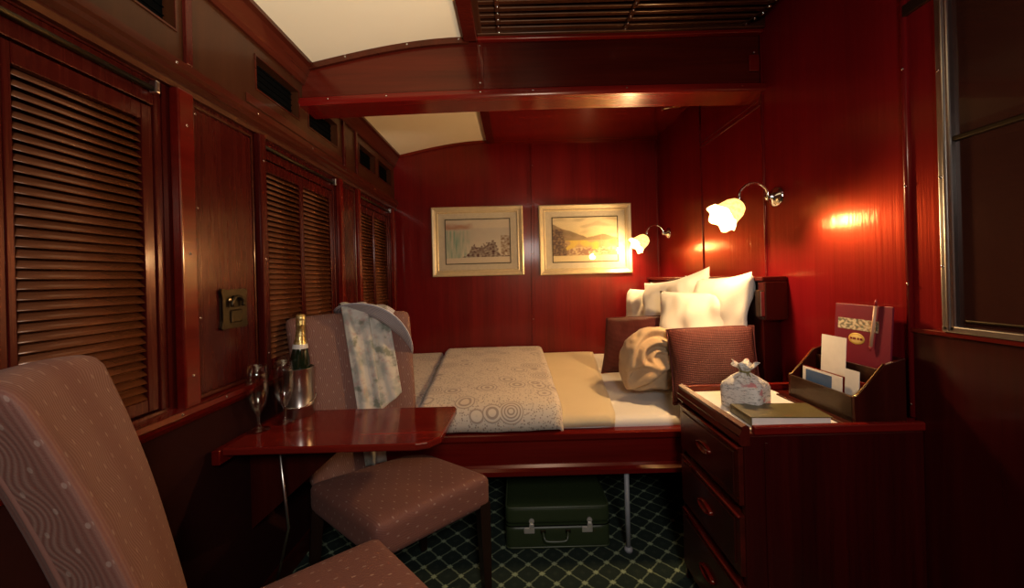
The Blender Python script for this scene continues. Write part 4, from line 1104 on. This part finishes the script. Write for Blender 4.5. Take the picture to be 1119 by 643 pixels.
bm = B(); lathe(bm, [(0, .0012), (.9, .0012), (1, .0004), (1, 0)], FM @ Matrix.Translation((0, 1.262, .232)) @ Matrix.Rotation(-PI / 2, 4, 'Y') @ Matrix.Diagonal((.020, .030, 1, 1)), 32); ov = obj('oval_badge', bm, M_oval, fo, True)
bm = B(); lathe(bm, [(0, .0016), (.9, .0016), (1, .0012)], FM @ Matrix.Translation((0, 1.262, .232)) @ Matrix.Rotation(-PI / 2, 4, 'Y') @ Matrix.Diagonal((.014, .022, 1, 1)), 32); obj('badge_centre', bm, plain('pale_gilt', (.7, .52, .18), .4), ov, True)
bm = B()
for k, (a, b) in enumerate(((1.245, 1.290), (1.300, 1.278), (1.240, 1.282))): pass
for y, wd_ in ((1.280, .008), (1.268, .010), (1.254, .006), (1.243, .008)):   # short engraved strokes on the badge
    box(bm, -.0024, -.0016, y - wd_ / 2, y + wd_ / 2, .229, .236)
bm.transform(FM); obj('badge_lettering', bm, M_folder, ov)
bm = B(); clr = bm.loops.layers.color.new('ink'); nu, nv = 60, 18; y0_, y1_, z0_, z1_ = 1.335, 1.185, .262, .300
g = [[bm.verts.new(FM @ Vector((-.0012, y0_ + (y1_ - y0_) * i / nu, z0_ + (z1_ - z0_) * j / nv))) for j in range(nv + 1)] for i in range(nu + 1)]
for i in range(nu):
    for j in range(nv):
        f = bm.faces.new((g[i][j], g[i + 1][j], g[i + 1][j + 1], g[i][j + 1])); q = nz((i * .22, j * .25, 3), 1); q2 = nz((i * .5, j * .5, 6), 1)
        c_ = lerp((.12, .12, .08), (.60, .52, .36), ss(-.3, .3, q)); c_ = lerp(c_, (.45, .22, .08), ss(0, .3, q2) * (i / nu))
        for l in f.loops: l[clr] = (*[max(0, k) ** (1 / 2.2) for k in c_], 1)
obj('photo_strip', bm, M_ink, fo)
pn_ = thing('ballpoint_pen', 'cream pen with red cap clipped to the burgundy folder', 'pen', (fx - .006, 1.190, 1.02))
bm = B(); tube(bm, [FM @ Vector((-.007, 1.203, .215)), FM @ Vector((-.007, 1.193, .350))], .0045, 12); obj('barrel', bm, plain('cream_plastic', (.62, .36, .22), .4), pn_, True)
bm = B(); tube(bm, [FM @ Vector((-.007, 1.193, .350)), FM @ Vector((-.007, 1.192, .362)), FM @ Vector((-.007, 1.191, .372))], [.0045, .004, .002], 12); obj('cap', bm, plain('red_plastic', (.35, .02, .02), .3), pn_, True)
bm = B(); tube(bm, [FM @ Vector((-.0075, 1.203, .215)), FM @ Vector((-.0075, 1.2045, .200))], [.004, .001], 10); obj('tip', bm, bpy.data.materials['red_plastic'], pn_, True)
